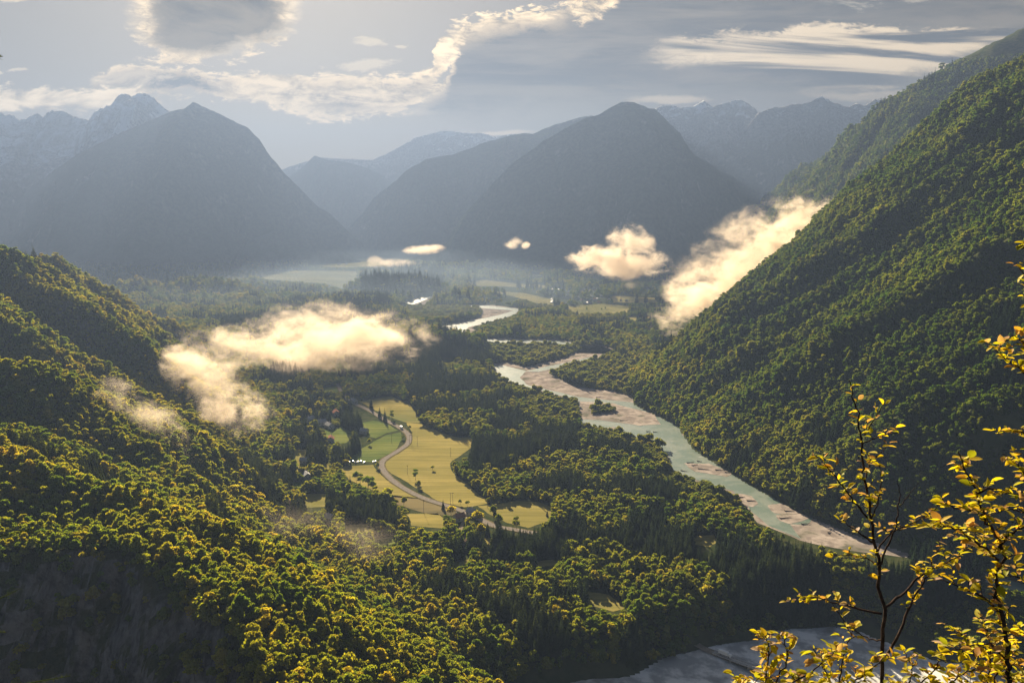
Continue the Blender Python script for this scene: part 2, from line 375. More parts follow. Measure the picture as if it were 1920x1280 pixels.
class MB:
    def __init__(s): s.v = []; s.f = []
    def add(s, v, f):
        b = len(s.v); s.v += [tuple(p) for p in v]; s.f += [tuple(i + b for i in q) for q in f]
    def box(s, c, d, rz=0, taper=1.0):
        cx, cy_, cz = c; a, b, h = d[0] / 2, d[1] / 2, d[2] / 2; ca, sa = math.cos(rz), math.sin(rz); v = []
        for z, k in ((-h, 1), (h, taper)):
            for x, y in ((-a, -b), (a, -b), (a, b), (-a, b)):
                x *= k; y *= k; v.append((cx + x * ca - y * sa, cy_ + x * sa + y * ca, cz + z))
        s.add(v, [(0, 3, 2, 1), (4, 5, 6, 7), (0, 1, 5, 4), (1, 2, 6, 5), (2, 3, 7, 6), (3, 0, 4, 7)])
    def tube(s, pts, rad, n=6):
        pts = [Vector(p) for p in pts]; rings = []
        for i, p in enumerate(pts):
            d = (pts[min(i + 1, len(pts) - 1)] - pts[max(i - 1, 0)]).normalized()
            a = d.orthogonal().normalized() if i == 0 else (a - d * a.dot(d)).normalized(); b = d.cross(a)
            r = rad[i] if isinstance(rad, (list, tuple)) else rad
            rings.append([p + (a * math.cos(t) + b * math.sin(t)) * r for t in [2 * math.pi * k / n for k in range(n)]])
        v = [q for r in rings for q in r]; f = []
        for i in range(len(pts) - 1):
            for k in range(n):
                f.append((i * n + k, i * n + (k + 1) % n, (i + 1) * n + (k + 1) % n, (i + 1) * n + k))
        f.append(tuple(range(n - 1, -1, -1))); f.append(tuple((len(pts) - 1) * n + k for k in range(n)))
        s.add(v, f)
    def mesh(s, name, smooth=False):
        me = bpy.data.meshes.new(name); me.from_pydata(s.v, [], s.f)
        if smooth: me.polygons.foreach_set('use_smooth', [True] * len(me.polygons))
        me.update(); return me
    def build(s, name, m, parent=None, smooth=False): return link(name, s.mesh(name, smooth), parent, m)

# ------------------------------------------------------------------ terrain height field
def poly3(pts, drop=0.0):
    return np.array([list(at(a, b, Y)) for a, b, Y in pts]) - np.array([0, 0, drop])
def ridge_h(X, Y, P, s_near, s_far=None, roundoff=12.):
    sf = s_far if isinstance(s_far, (list, tuple)) else [s_near if s_far is None else s_far] * len(P)
    """height of a spur with crest polyline P: falls off on both sides"""
    best = np.full(X.shape, -1e9); near = np.full(X.shape, 1e9); one = isinstance(s_far, (list, tuple))
    for (x0, y0, z0), (x1, y1, z1), f0, f1 in zip(P[:-1], P[1:], sf[:-1], sf[1:]):
        dx, dy = x1 - x0, y1 - y0; L2 = dx * dx + dy * dy
        t = np.clip(((X - x0) * dx + (Y - y0) * dy) / L2, 0, 1)
        qx, qy = x0 + t * dx, y0 + t * dy
        d = np.hypot(X - qx, Y - qy)
        side = (dx * (Y - y0) - dy * (X - x0)) / math.sqrt(L2)      # >0: left of travel (far side for a crest running right)
        k = np.clip(side / 25. + .5, 0, 1); s = s_near * (1 - k) + (f0 + t * (f1 - f0)) * k
        dd = np.sqrt(d * d + roundoff * roundoff) - roundoff
        hh = z0 + t * (z1 - z0) - s * dd
        if one: best = np.where(d < near, hh, best); near = np.minimum(near, d)
        else: best = np.maximum(best, hh)
    return best
def smax(a, b, k=14.):
    h = np.clip(.5 + .5 * (a - b) / k, 0, 1); return b + (a - b) * h + k * h * (1 - h)
T = 12.
SPURS = [
    (poly3([(-500, 250, 1500), (0, 465, 1500), (100, 492, 1520), (200, 545, 1560), (300, 590, 1620), (385, 628, 1690), (420, 690, 1720)], T), .85, .85),
    (poly3([(-500, 250, 1200), (0, 470, 1200), (110, 540, 1160), (200, 600, 1120), (290, 655, 1090), (350, 705, 1070), (402, 775, 1050), (425, 850, 1030)], T), .85, .75),
    (poly3([(-500, 340, 1000), (0, 560, 970), (80, 610, 950), (150, 680, 930), (220, 735, 910), (255, 800, 895), (300, 870, 880)], T), .80, .75),
    (poly3([(-500, 480, 740), (0, 700, 720), (60, 740, 710), (110, 790, 700), (180, 840, 690), (240, 890, 680), (320, 940, 670), (420, 985, 655), (520, 1060, 640)], T), .50, .75),
    (poly3([(-500, 860, 440), (0, 1010, 430), (130, 1005, 430), (250, 1020, 425), (310, 1045, 410), (400, 1085, 390), (450, 1130, 370), (490, 1190, 350), (570, 1290, 320), (640, 1420, 290)], 5.), 2.6, [.2, .2, .22, .26, .32, .40, .48, .58, .72, .9]),
]
_f = [(1150, 640), (1178, 712), (1190, 758), (1270, 797), (1300, 842), (1400, 905), (1500, 960), (1620, 1008), (1700, 1035), (1850, 1065), (1960, 1085)]
FX, FY = ground(np.array([a for a, b in _f]), np.array([b for a, b in _f]))
_o = np.argsort(FY); FY, FX = FY[_o], FX[_o]
FY = np.concatenate([[0, 350], FY, [2600]]); FX = np.concatenate([[1000, 700], FX, [FX[-1] + 60]])
_s = np.array([list(at(a, b, 1450)) for a, b in [(1250, 640), (1300, 598), (1400, 530), (1500, 450), (1540, 412), (1600, 352), (1700, 272), (1850, 140), (1920, 108), (2300, -150), (3000, -420)]])
L1450 = float(np.interp(1450, FY, FX))
PS = np.concatenate([[-400, 0], _s[:, 0] - L1450]); PZ = np.concatenate([[-60, 0], _s[:, 2] - T])
RIDGES_R = [
    (poly3([(1280, 640, 2600), (1310, 575, 2600), (1370, 520, 2680), (1430, 462, 2700), (1497, 392, 2700), (1560, 322, 2700), (1640, 242, 2700), (1700, 190, 2700), (1780, 130, 2700), (1860, 92, 2700), (1920, 52, 2700), (2300, -150, 2700)], 8), .62, .8),
    (poly3([(1260, 560, 3500), (1330, 500, 3600), (1400, 430, 3600), (1450, 372, 3600), (1500, 325, 3600), (1560, 290, 3600), (1620, 252, 3600), (1660, 238, 3600), (1720, 200, 3600), (2000, 60, 3600)], 5), .6, .8),
]
KNOLLS = [
    (poly3([(120, 556, 2900), (210, 540, 2950), (255, 526, 3000), (310, 533, 3000), (370, 520, 3000), (430, 528, 3000), (500, 545, 3000)], 15), .30, .4),
    (poly3([(540, 560, 2650), (640, 550, 2600), (700, 549, 2600)], 15), .2, .3),
    (poly3([(680, 532, 3050), (715, 513, 3100), (765, 515, 3100), (810, 540, 3050)], 15), .35, .45),
    (poly3([(760, 500, 4300), (900, 492, 4300), (1010, 497, 4200)], 12), .15, .2),
    (poly3([(1000, 515, 3700), (1120, 505, 3700), (1260, 507, 3650), (1340, 520, 3500)], 10), .2, .2),
    (poly3([(700, 610, 1750), (790, 612, 1780), (850, 650, 1650)], 15), .18, .25),
]
EX = np.array([-600, -150, -40, 20, 60, 100, 150, 220, 300, 380, 450, 900]); EY = np.array([520, 520, 522, 528, 545, 568, 600, 628, 636, 612, 588, 540])
def H_left(X, Y):
    h = None
    for P, a, b in SPURS:
        k = ridge_h(X, Y, P, a, b); h = k if h is None else smax(h, k)
    n = fbm(X / 130, Y / 130, 3, 4) * 30 + (ridged((Y + X * .3) / 120, (X - Y * .3) / 380, 8, 3) - .62) * 62 * np.clip((Y - 430) / 150, 0, 1) + fbm(X / 40, Y / 40, 9, 3) * 9
    cap = .62 * (np.interp(Y, [200, 350, 450, 500, 560, 640, 800, 900, 1070, 1250], [80, 60, -5, -35, -90, -175, -245, -280, -340, -420]) - X + fbm(X / 90, Y / 90, 12, 3) * 50)
    cap = np.where(cap > 60, cap + (cap - 60) * np.where(Y < 480, 2.2, .4), cap); h = -smax(-h, -cap, 18.)
    return h + n * np.clip(h / 45, 0, 1)
def H_right(X, Y):
    wob = fbm(X / 240, Y / 170, 21, 3) * 60
    s = X - np.interp(Y, FY, FX) + wob * np.clip((X - np.interp(Y, FY, FX)) / 120, 0, 1)
    h = np.interp(s, PS, PZ)
    gul = ridged((X * .35 + Y) / 150., (X - Y * .35) / 520., 31, 3)
    g2 = ridged((X * .2 + Y) / 60., (X) / 200., 37, 2)
    h = h + ((gul - .62) * 60 + (g2 - .6) * 20) * np.clip(h / 90, 0, 1) * np.clip((1470 - Y) / 180, .12, 1)
    back = np.clip(Y - 1455, 0, None); h = h - np.sqrt(back * back + 900) * .95 + 28.5
    near = np.clip(560 - Y, 0, None); return h - near * .35
def H_rr(X, Y):
    h = None
    for P, a, b in RIDGES_R:
        k = ridge_h(X, Y, P, a, b, 20.) ; h = k if h is None else np.maximum(h, k)
    h = np.minimum(h, 1.35 * (X - np.interp(Y, [1800, 2200, 2700, 3100, 3600, 4200], [640, 690, 725, 790, 880, 1050]) + fbm(X / 120, Y / 120, 44, 3) * 60))
    n = (ridged(X / 260, Y / 500, 41, 4) - .6) * 90
    return h + n * np.clip(h / 200, 0, 1)
def BEDZ(X): return np.interp(X, [0, 60, 130, 240, 320], [-13., -16., -22., -29., -30.])
def H_ground(X, Y):
    e = np.interp(X, EX, EY) + fbm(X / 60, Y / 60, 5, 2) * 26
    t = np.clip((Y - e + 34) / 34, 0, 1); t = t * t * (3 - 2 * t)
    h = BEDZ(X) * (1 - t)
    k = None
    for P, a, b in KNOLLS: k = np.maximum(k, ridge_h(X, Y, P, a, b, 30.)) if k is not None else ridge_h(X, Y, P, a, b, 30.)
    return np.maximum(h, k) if k is not None else h
def H_cam(X, Y):
    return 298.25 - 1.75 * np.clip(Y - 2.3, 0, None) - .25 * np.clip(np.abs(X) - 60, 0, None) + fbm(X / 9, Y / 9, 61, 3) * 6 * np.clip((Y - 4) / 20, 0, 1)
def parts_h(X, Y): return H_ground(X, Y), H_left(X, Y), H_right(X, Y), H_rr(X, Y)
def H(X, Y):
    g, l, r, rr = parts_h(X, Y); return np.maximum(np.maximum(g, l), np.maximum(r, rr))

def in_poly(px, py, poly):
    px = np.asarray(px); ins = np.zeros(px.shape, bool); n = len(poly)
    for i in range(n):
        x0, y0 = poly[i]; x1, y1 = poly[(i + 1) % n]
        if y0 == y1: continue
        c = ((y0 > py) != (y1 > py)) & (px < (x1 - x0) * (py - y0) / (y1 - y0) + x0); ins ^= c
    return ins

def build_terrain():
    rows = [140.]
    while rows[-1] < 9600: rows.append(rows[-1] * (1.0062 if rows[-1] < 2600 else 1.013))
    rows = np.array(rows); nc = 620; t = np.linspace(-1, 1, nc)
    Yg = np.repeat(rows[:, None], nc, 1); Xg = t[None, :] * (Yg * .92 + 260)
    g, l, r, rr = parts_h(Xg, Yg); A = np.stack([g, l, r, rr]); who = A.argmax(0); Z = A.max(0)
    # rough rock on the steep face
    gy, gx = np.gradient(Z); st = np.clip((np.abs(gy) / np.gradient(Yg)[0] - 1.2), 0, 1)
    Yg = Yg + st * (fbm(Xg / 18, Z / 14, 71, 4) * 26 + fbm(Xg / 60, Z / 50, 73, 2) * 30 + (ridged(Xg / 13, Z / 20, 75, 3) - .6) * 12)
    V = np.stack([Xg, Yg, Z], -1).reshape(-1, 3)
    nr = len(rows); i = np.arange(nr - 1)[:, None] * nc + np.arange(nc - 1)[None, :]
    F = np.stack([i, i + 1, i + nc + 1, i + nc], -1).reshape(-1, 4); wf = who[:-1, :-1].ravel()
    for k, name, m in ((0, 'ground', 'undergrowth'), (1, 'left_hillside', 'hill_floor'), (2, 'right_hillside', 'undergrowth'), (3, 'far_right_hillside', 'undergrowth')):
        Fk = F[wf == k]; used, inv = np.unique(Fk, return_inverse=True)
        o = link(name, mesh_np(name, V[used], inv.reshape(-1, 4), True), None, M[m]); o['kind'] = 'structure'
    # the rock shoulder the camera stands on
    xs = np.concatenate([-np.geomspace(260, 1, 40), [0], np.geomspace(1, 260, 40)]); ys = np.concatenate([np.linspace(-120, -4, 12), np.linspace(-3, 6, 16), np.geomspace(6.5, 190, 40)])
    Xc, Yc = np.meshgrid(xs, ys); Zc = H_cam(Xc, Yc); n2 = len(xs)
    i = np.arange(len(ys) - 1)[:, None] * n2 + np.arange(n2 - 1)[None, :]
    F = np.stack([i, i + 1, i + n2 + 1, i + n2], -1).reshape(-1, 4)
    o = link('viewpoint_hillside', mesh_np('viewpoint_hillside', np.stack([Xc, Yc, Zc], -1).reshape(-1, 3), F, True), None, M['hill_floor']); o['kind'] = 'structure'
build_terrain()

# ------------------------------------------------------------------ mountains, each with its own distance, front and back slopes
def mountain(name, crest, Y, m, slope=.95, jag=10., foot=1.0, seed=1, n=320, label=None, gully=.34):
    P = np.array([list(at(a, b, Y)) for a, b in crest]); s = np.concatenate([[0], np.cumsum(np.hypot(np.diff(P[:, 0]), np.diff(P[:, 2])))])
    q = np.linspace(0, s[-1], n); X = np.interp(q, s, P[:, 0]); Z = np.interp(q, s, P[:, 2])
    Z = Z + (fbm(q / 90, q * 0, seed, 4) * 2) * jag * .5 + (fbm(q / 18, q * 0, seed + 5, 3)) * jag * .35
    v = np.concatenate([-np.linspace(1, 0, 60)[:-1] ** 1.15, [0], np.linspace(0, 1, 16)[1:]])
    Zb = -15.0; Wd = (Z - Zb) / slope
    U, Vv = np.meshgrid(q, v); XX = np.interp(U, q, X); ZZ = np.interp(U, q, Z); WW = np.interp(U, q, np.maximum(Wd, 120))
    a = np.abs(Vv); YY = Y + Vv * WW * foot
    hh = Zb + (ZZ - Zb) * (1 - a) ** 1.12
    env = np.clip(a * 5, 0, 1) * np.clip((1 - a) * 3, 0, 1)
    gl = ridged(XX / 420 + fbm(XX / 300, YY / 300, seed) * .8, YY / 1400, seed + 9, 5) - .62
    hh = hh + env * (ZZ - Zb) * gully * gl * 1.5 + env * fbm(XX / 60, YY / 60, seed + 3, 4) * 26
    XX = XX + env * fbm(YY / 260, XX / 400, seed + 7, 3) * 160
    nc = n; nr = len(v); i = np.arange(nr - 1)[:, None] * nc + np.arange(nc - 1)[None, :]
    F = np.stack([i, i + 1, i + nc + 1, i + nc], -1).reshape(-1, 4)
    o = link(name, mesh_np(name, np.stack([XX, YY, hh], -1).reshape(-1, 3), F, True), None, M[m]); o['kind'] = 'structure'
    if label: o['label'] = label
    return o
mountain('mountain', [(-900, 560), (-500, 430), (-200, 425), (-60, 455), (0, 412), (50, 362), (100, 320), (150, 286), (200, 262), (250, 238), (290, 222), (320, 209), (345, 205), (363, 191), (380, 200), (430, 222), (465, 239), (485, 260), (505, 290), (530, 322), (565, 355), (590, 382), (625, 406), (648, 428), (668, 452), (690, 490)], 5500, 'mountain', seed=3, jag=15, slope=.9)
mountain('mountain', [(380, 520), (440, 470), (480, 445), (520, 430), (550, 432), (600, 450), (645, 474), (680, 492)], 5000, 'mountain', seed=13, jag=15, slope=.6)
mountain('mountain', [(-900, 260), (-500, 190), (-200, 220), (-60, 205), (0, 213), (20, 219), (35, 224), (65, 215), (80, 220), (95, 208), (112, 206), (130, 214), (150, 224), (168, 226), (176, 212), (200, 200), (216, 190), (224, 176), (234, 173), (248, 180), (262, 175), (280, 178), (300, 195), (320, 208), (350, 240), (400, 290), (480, 380)], 6100, 'snow_mountain', seed=23, jag=44, slope=.85, gully=.34, n=520)
mountain('mountain', [(600, 470), (625, 452), (655, 425), (680, 400), (700, 372), (740, 340), (770, 313), (800, 299), (850, 289), (900, 271), (960, 253), (1000, 250), (1050, 231), (1085, 219), (1110, 216), (1200, 250), (1300, 300)], 6100, 'mountain', seed=33, jag=15, slope=.9)
mountain('mountain', [(800, 500), (845, 440), (870, 402), (900, 370), (935, 332), (960, 307), (1000, 281), (1020, 264), (1060, 242), (1100, 222), (1125, 214), (1150, 198), (1165, 192), (1190, 192), (1215, 201), (1228, 203), (1250, 225), (1275, 250), (1290, 275), (1305, 292), (1350, 320), (1400, 346), (1440, 371), (1470, 398), (1500, 428), (1560, 470), (1640, 500)], 4800, 'mountain', seed=43, jag=15, slope=.85)
mountain('mountain', [(1150, 260), (1200, 215), (1240, 198), (1262, 197), (1276, 203), (1300, 198), (1320, 190), (1336, 201), (1360, 192), (1386, 187), (1402, 192), (1424, 210), (1450, 250), (1520, 330), (1600, 400)], 6500, 'alp', seed=53, jag=28, slope=.85, gully=.3)
mountain('mountain', [(1330, 330), (1380, 270), (1420, 213), (1452, 200), (1500, 196), (1522, 190), (1540, 181), (1560, 190), (1590, 201), (1605, 194), (1622, 196), (1640, 186), (1656, 191), (1682, 191), (1700, 186), (1730, 200), (1800, 190), (1950, 180), (2300, 150)], 5900, 'alp', seed=63, jag=26, slope=.85, gully=.3)
mountain('mountain', [(500, 360), (560, 320), (575, 306), (590, 291), (612, 300), (640, 303), (690, 315), (720, 330), (760, 370), (800, 420)], 7900, 'mountain', seed=73, jag=10, slope=.9)
mountain('mountain', [(420, 330), (520, 320), (600, 296), (640, 298), (700, 300), (745, 278), (780, 258), (830, 245), (872, 249), (905, 250), (930, 258), (965, 250), (1010, 262), (1100, 300)], 9000, 'alp', seed=83, jag=18, slope=1.0, foot=.7, gully=.3)

# ------------------------------------------------------------------ land cover, outlined on the valley floor
FIELDS = [  # (material, outline)
 ('meadow', [(762, 792), (790, 795), (830, 812), (850, 818), (884, 820), (889, 836), (845, 868), (850, 885), (882, 910), (917, 942), (870, 950), (820, 938), (770, 908), (735, 888), (720, 872), (733, 850), (768, 830), (772, 812)]),
 ('meadow', [(672, 752), (700, 748), (735, 742), (770, 758), (782, 775), (790, 793), (762, 792), (740, 785), (712, 772), (690, 762)]),
 ('green_meadow', [(676, 793), (700, 788), (722, 792), (748, 807), (725, 812), (705, 821), (690, 818), (680, 806)]),
 ('green_meadow', [(700, 828), (725, 815), (752, 810), (754, 824), (740, 844), (716, 858), (700, 866), (650, 865), (668, 850)]),
 ('meadow', [(636, 875), (700, 871), (712, 885), (726, 900), (765, 922), (800, 936), (740, 932), (700, 918), (655, 900)]),
 ('ploughed', [(728, 926), (800, 937), (862, 956), (850, 966), (800, 962), (745, 945)]),
 ('meadow', [(760, 962), (820, 962), (838, 975), (830, 990), (770, 985)]),
 ('meadow', [(895, 948), (930, 944), (970, 938), (1010, 940), (1038, 950), (1034, 975), (990, 990), (950, 980), (915, 962)]),
 ('meadow', [(560, 925), (612, 925), (612, 950), (575, 952)]), ('meadow', [(885, 1008), (930, 1008), (930, 1024), (890, 1026)]),
 ('meadow', [(1095, 1108), (1140, 1114), (1178, 1138), (1150, 1146), (1100, 1132)]), ('meadow', [(930, 1172), (958, 1160), (968, 1168), (940, 1186)]),
 ('meadow', [(640, 985), (690, 982), (694, 996), (648, 998)]), ('meadow', [(845, 1052), (880, 1048), (884, 1060), (850, 1064)]), ('green_meadow', [(545, 905), (585, 900), (580, 916), (550, 918)]), ('green_meadow', [(700, 1010), (745, 1006), (750, 1018), (708, 1022)]),
 ('meadow', [(1000, 1052), (1040, 1048), (1046, 1060), (1004, 1064)]), ('meadow', [(1180, 1010), (1215, 1006), (1222, 1018), (1186, 1022)]), ('green_meadow', [(655, 700), (690, 696), (694, 706), (660, 710)]), ('green_meadow', [(488, 868), (520, 862), (528, 876), (500, 884)]), ('meadow', [(590, 868), (622, 866), (618, 884), (594, 884)]), ('meadow', [(925, 1034), (970, 1030), (975, 1044), (935, 1048)]),
 ('meadow', [(1040, 985), (1085, 990), (1075, 1004), (1045, 1000)]), ('green_meadow', [(600, 728), (640, 722), (645, 738), (610, 742)]), ('green_meadow', [(820, 672), (862, 668), (866, 678), (828, 684)]),
 ('meadow', [(550, 842), (575, 842), (575, 884), (552, 886)]), ('meadow', [(1300, 1004), (1338, 1002), (1352, 1016), (1330, 1026), (1300, 1020)]),
 ('far_meadow', [(470, 512), (560, 507), (668, 508), (672, 525), (690, 536), (640, 540), (605, 531), (500, 524)]),
 ('far_meadow', [(575, 492), (640, 490), (740, 492), (730, 500), (640, 501), (580, 499)]),
 ('far_meadow', [(865, 532), (905, 524), (960, 530), (1025, 535), (1025, 540), (960, 538), (900, 536)]),
 ('far_meadow', [(910, 545), (980, 549), (1035, 560), (1038, 575), (1015, 570), (960, 555)]),
 ('far_meadow', [(1062, 574), (1130, 569), (1182, 574), (1180, 586), (1130, 592), (1070, 589)]),
 ('far_meadow', [(1145, 554), (1230, 558), (1232, 568), (1150, 567)]), ('far_meadow', [(1174, 594), (1218, 594), (1218, 603), (1182, 603)]),
 ('far_meadow', [(995, 513), (1020, 513), (1018, 521), (998, 521)]), ('far_meadow', [(690, 663), (785, 662), (780, 674), (700, 676)]),
 ('green_meadow', [(606, 806), (640, 800), (662, 812), (648, 830), (612, 834)]),
]
GRAVELS = [
 [(918, 683), (950, 678), (985, 688), (1060, 670), (1090, 655), (1075, 648), (1130, 648), (1165, 660), (1110, 677), (1060, 686), (1030, 700), (1080, 725), (1150, 733), (1188, 744), (1195, 757), (1252, 775), (1278, 788), (1284, 815), (1330, 848), (1400, 893), (1500, 952), (1640, 1004), (1720, 1030), (1700, 1044), (1560, 1027), (1500, 1013), (1420, 980), (1388, 942), (1335, 918), (1256, 888), (1248, 855), (1230, 832), (1150, 812), (1090, 798), (1080, 750), (1040, 748), (970, 724), (940, 714)],
 [(820, 608), (860, 605), (900, 594), (905, 582), (845, 572), (915, 571), (976, 577), (970, 590), (925, 605), (885, 615), (900, 622), (868, 630), (832, 624)],
 [(748, 568), (770, 564), (790, 554), (808, 547), (815, 553), (800, 566), (790, 576), (760, 575)],
 [(903, 634), (960, 635), (1040, 637), (1110, 643), (1165, 655), (1140, 664), (1080, 662), (1070, 650), (1000, 645), (908, 648)],
]
WATERS = [
 [(922, 685), (945, 685), (985, 695), (974, 708), (990, 722), (1085, 744), (1110, 747), (1185, 754), (1200, 765), (1250, 776), (1274, 790), (1278, 815), (1330, 852), (1400, 898), (1470, 940), (1528, 966), (1512, 984), (1480, 982), (1502, 1010), (1440, 985), (1408, 958), (1375, 920), (1340, 911), (1290, 895), (1262, 880), (1252, 855), (1232, 831), (1150, 809), (1095, 795), (1087, 787), (1083, 749), (975, 722), (945, 711)],
 [(824, 610), (860, 607), (900, 598), (938, 590), (962, 582), (850, 574), (915, 573), (974, 579), (966, 590), (922, 603), (880, 613), (862, 626), (836, 622)],
 [(750, 569), (772, 566), (792, 556), (808, 549), (812, 553), (800, 561), (782, 568), (765, 573)],
 [(905, 636), (960, 637), (1040, 639), (1100, 645), (1092, 649), (1000, 643), (910, 644)],
 [(985, 696), (1060, 680), (1110, 668), (1100, 676), (1050, 688), (1010, 697)],
 [(1800, 1064), (1850, 1075), (1960, 1108), (1960, 1122), (1870, 1098), (1810, 1078)],
]
BARS = [
 [(1084, 751), (1150, 756), (1226, 775), (1240, 796), (1200, 799), (1150, 791), (1088, 786)],
 [(1282, 868), (1330, 869), (1378, 886), (1362, 894), (1302, 884)], [(1380, 926), (1408, 930), (1420, 944), (1412, 950), (1394, 946)],
 [(1440, 948), (1480, 944), (1512, 955), (1500, 962), (1455, 962)], [(1455, 966), (1500, 962), (1520, 970), (1480, 982), (1462, 976)],
 [(1122, 806), (1150, 800), (1160, 804), (1140, 810)],
]
def densify(poly, jit, seed, step=14):
    out = []; rnd = random.Random(seed)
    X, Y = ground([p[0] for p in poly], [p[1] for p in poly])
    n = len(X)
    for i in range(n):
        a = Vector((X[i], Y[i])); b = Vector((X[(i + 1) % n], Y[(i + 1) % n])); L = (b - a).length; k = max(1, min(60, int(L / step)))
        nrm = Vector((-(b - a).y, (b - a).x)).normalized() if L > 0 else Vector((0, 0))
        for j in range(k):
            p = a.lerp(b, j / k)
            w = float(fbm(np.array([p.x / 40.]), np.array([p.y / 40.]), seed, 3)[0]) * jit * 2.2
            out.append(p + nrm * (w if j else w * .5))
    return out
def sheet(name, poly, z, m, jit=4., seed=1, label=None, step=14, zoff=0.0, bumpy=None):
    P = densify(poly, jit, seed, step); tri = geometry.tessellate_polygon([[Vector((p.x, p.y, 0)) for p in P]])
    me = bpy.data.meshes.new(name); me.from_pydata([(p.x, p.y, z) for p in P], [], [t if True else t for t in tri]); me.update()
    if me.polygons and me.polygons[0].normal.z < 0: me.flip_normals()
    o = link(name, me, None, m); o['kind'] = 'structure'
    if label: o['label'] = label
    return o
def water_mat():
    m, nt = mat('river_water'); P, g = pos(nt)
    n = noise(nt, P, .12, 6, .7, .8); n2 = noise(nt, P, .035, 4, .6, .5)
    c = mixc(nt, n2.sstep(.4, .62), (.115, .165, .135), (.19, .225, .19))
    foam = noise(nt, P, .05, 7, .75, 1.5).sstep(.60, .68)
    c = mixc(nt, foam * .45, c, (.50, .50, .45))
    p = principled(nt, c, .33, .8, bump(nt, n + noise(nt, P, .8, 3, .6) * .3, .35, .8)); return m
M['water'] = water_mat()
for k, (m, p) in enumerate(FIELDS): sheet('meadow', p, .10, M[m], 3. if m != 'far_meadow' else 10., k + 3, step=9 if m != 'far_meadow' else 40)
for k, p in enumerate(GRAVELS): sheet('gravel_bed', p, .16, M['gravel'], 5. if k == 0 else 8., 40 + k, step=10)
for k, p in enumerate(WATERS): sheet('river', p, .24, M['water'], 2.5, 60 + k, step=8)
for k, p in enumerate(BARS): sheet('gravel_bar', p, .34, M['gravel'], 5., 80 + k, step=6)
# lower riverbed, in the shade of the terrace
def lower_bed():
    xs = np.linspace(-150, 620, 200); ys = np.linspace(330, 640, 120); X, Y = np.meshgrid(xs, ys)
    e = np.interp(X, EX, EY) + fbm(X / 60, Y / 60, 5, 2) * 26 - 36
    Yc = np.minimum(Y, e); Z = BEDZ(X) + .1 + (fbm(X / 30, Yc / 12, 77, 4) + .1) * 1.6 * np.clip((e - Y) / 10, 0, 1) + .05
    Z = np.maximum(Z, BEDZ(X) + .12)
    i = np.arange(119)[:, None] * 200 + np.arange(199)[None, :]; F = np.stack([i, i + 1, i + 201, i + 200], -1).reshape(-1, 4)
    keep = (Y < e)[:-1, :-1].ravel()
    o = link('riverbed', mesh_np('riverbed', np.stack([X, Yc, Z], -1).reshape(-1, 3), F[keep], True), None, M['shade_gravel']); o['kind'] = 'structure'
lower_bed()

# ------------------------------------------------------------------ roads
def catmull(P, n=8):
    P = [np.array(p, float) for p in P]; P = [2 * P[0] - P[1]] + P + [2 * P[-1] - P[-2]]; out = []
    for i in range(1, len(P) - 2):
        for k in range(n):
            t = k / n; a, b, c, d = P[i - 1:i + 3]
            out.append(.5 * ((2 * b) + (-a + c) * t + (2 * a - 5 * b + 4 * c - d) * t * t + (-a + 3 * b - 3 * c + d) * t ** 3))
    out.append(P[-2]); return np.array(out)
def ribbon(name, C, w, z, m, wob=0.):
    d = np.gradient(C, axis=0); d /= np.linalg.norm(d, axis=1)[:, None]; nrm = np.stack([-d[:, 1], d[:, 0]], 1)
    ww = w / 2 + wob * fbm(C[:, 0] / 15, C[:, 1] / 15, 4, 3); Lf = C + nrm * ww[:, None] if np.ndim(ww) else C + nrm * ww; Rt = C - (Lf - C)
    zz = z if np.ndim(z) else np.full(len(C), z)
    V = np.concatenate([np.c_[Lf, zz], np.c_[Rt, zz]]); n = len(C); i = np.arange(n - 1); F = np.stack([i + n, i + n + 1, i + 1, i], -1)
    o = link(name, mesh_np(name, V, F), None, m); o['kind'] = 'structure'; return o
ROAD_PX = [(626, 690), (631, 712), (645, 742), (664, 756), (690, 768), (720, 786), (750, 802), (766, 816), (764, 832), (742, 848), (720, 862), (716, 876), (732, 897), (762, 918), (800, 936), (850, 952), (884, 965), (925, 985), (960, 992), (1005, 1000)]
RX, RY = ground([p[0] for p in ROAD_PX], [p[1] for p in ROAD_PX]); ROAD = catmull(np.stack([RX, RY], 1))
ribbon('road_verge', ROAD, 9.5, .42, M['verge'], 2.5); ribbon('road', ROAD, 6.6, .47, M['asphalt'])
_x, _y = ground([322, 328, 330, 324], [545, 560, 572, 585]); 
TRACK_PX = [(1292, 1172), (1296, 1195), (1320, 1213), (1352, 1228), (1400, 1250), (1450, 1275), (1500, 1300)]
_tz = np.array([-19., -20., -21., -22.5, -24., -25.5, -27.]); _tx, _ty = ground([p[0] for p in TRACK_PX], [p[1] for p in TRACK_PX], _tz); TRACK = catmull(np.stack([_tx, _ty], 1))
ribbon('dirt_track', TRACK, 6.5, BEDZ(TRACK[:, 0]) + 1.2, M['dirt'], 2.)
_a = catmull(np.stack(ground([884, 872, 866, 862], [965, 975, 985, 1000]), 1)); ribbon('farm_track', _a, 4., .40, M['dirt'], 1.)

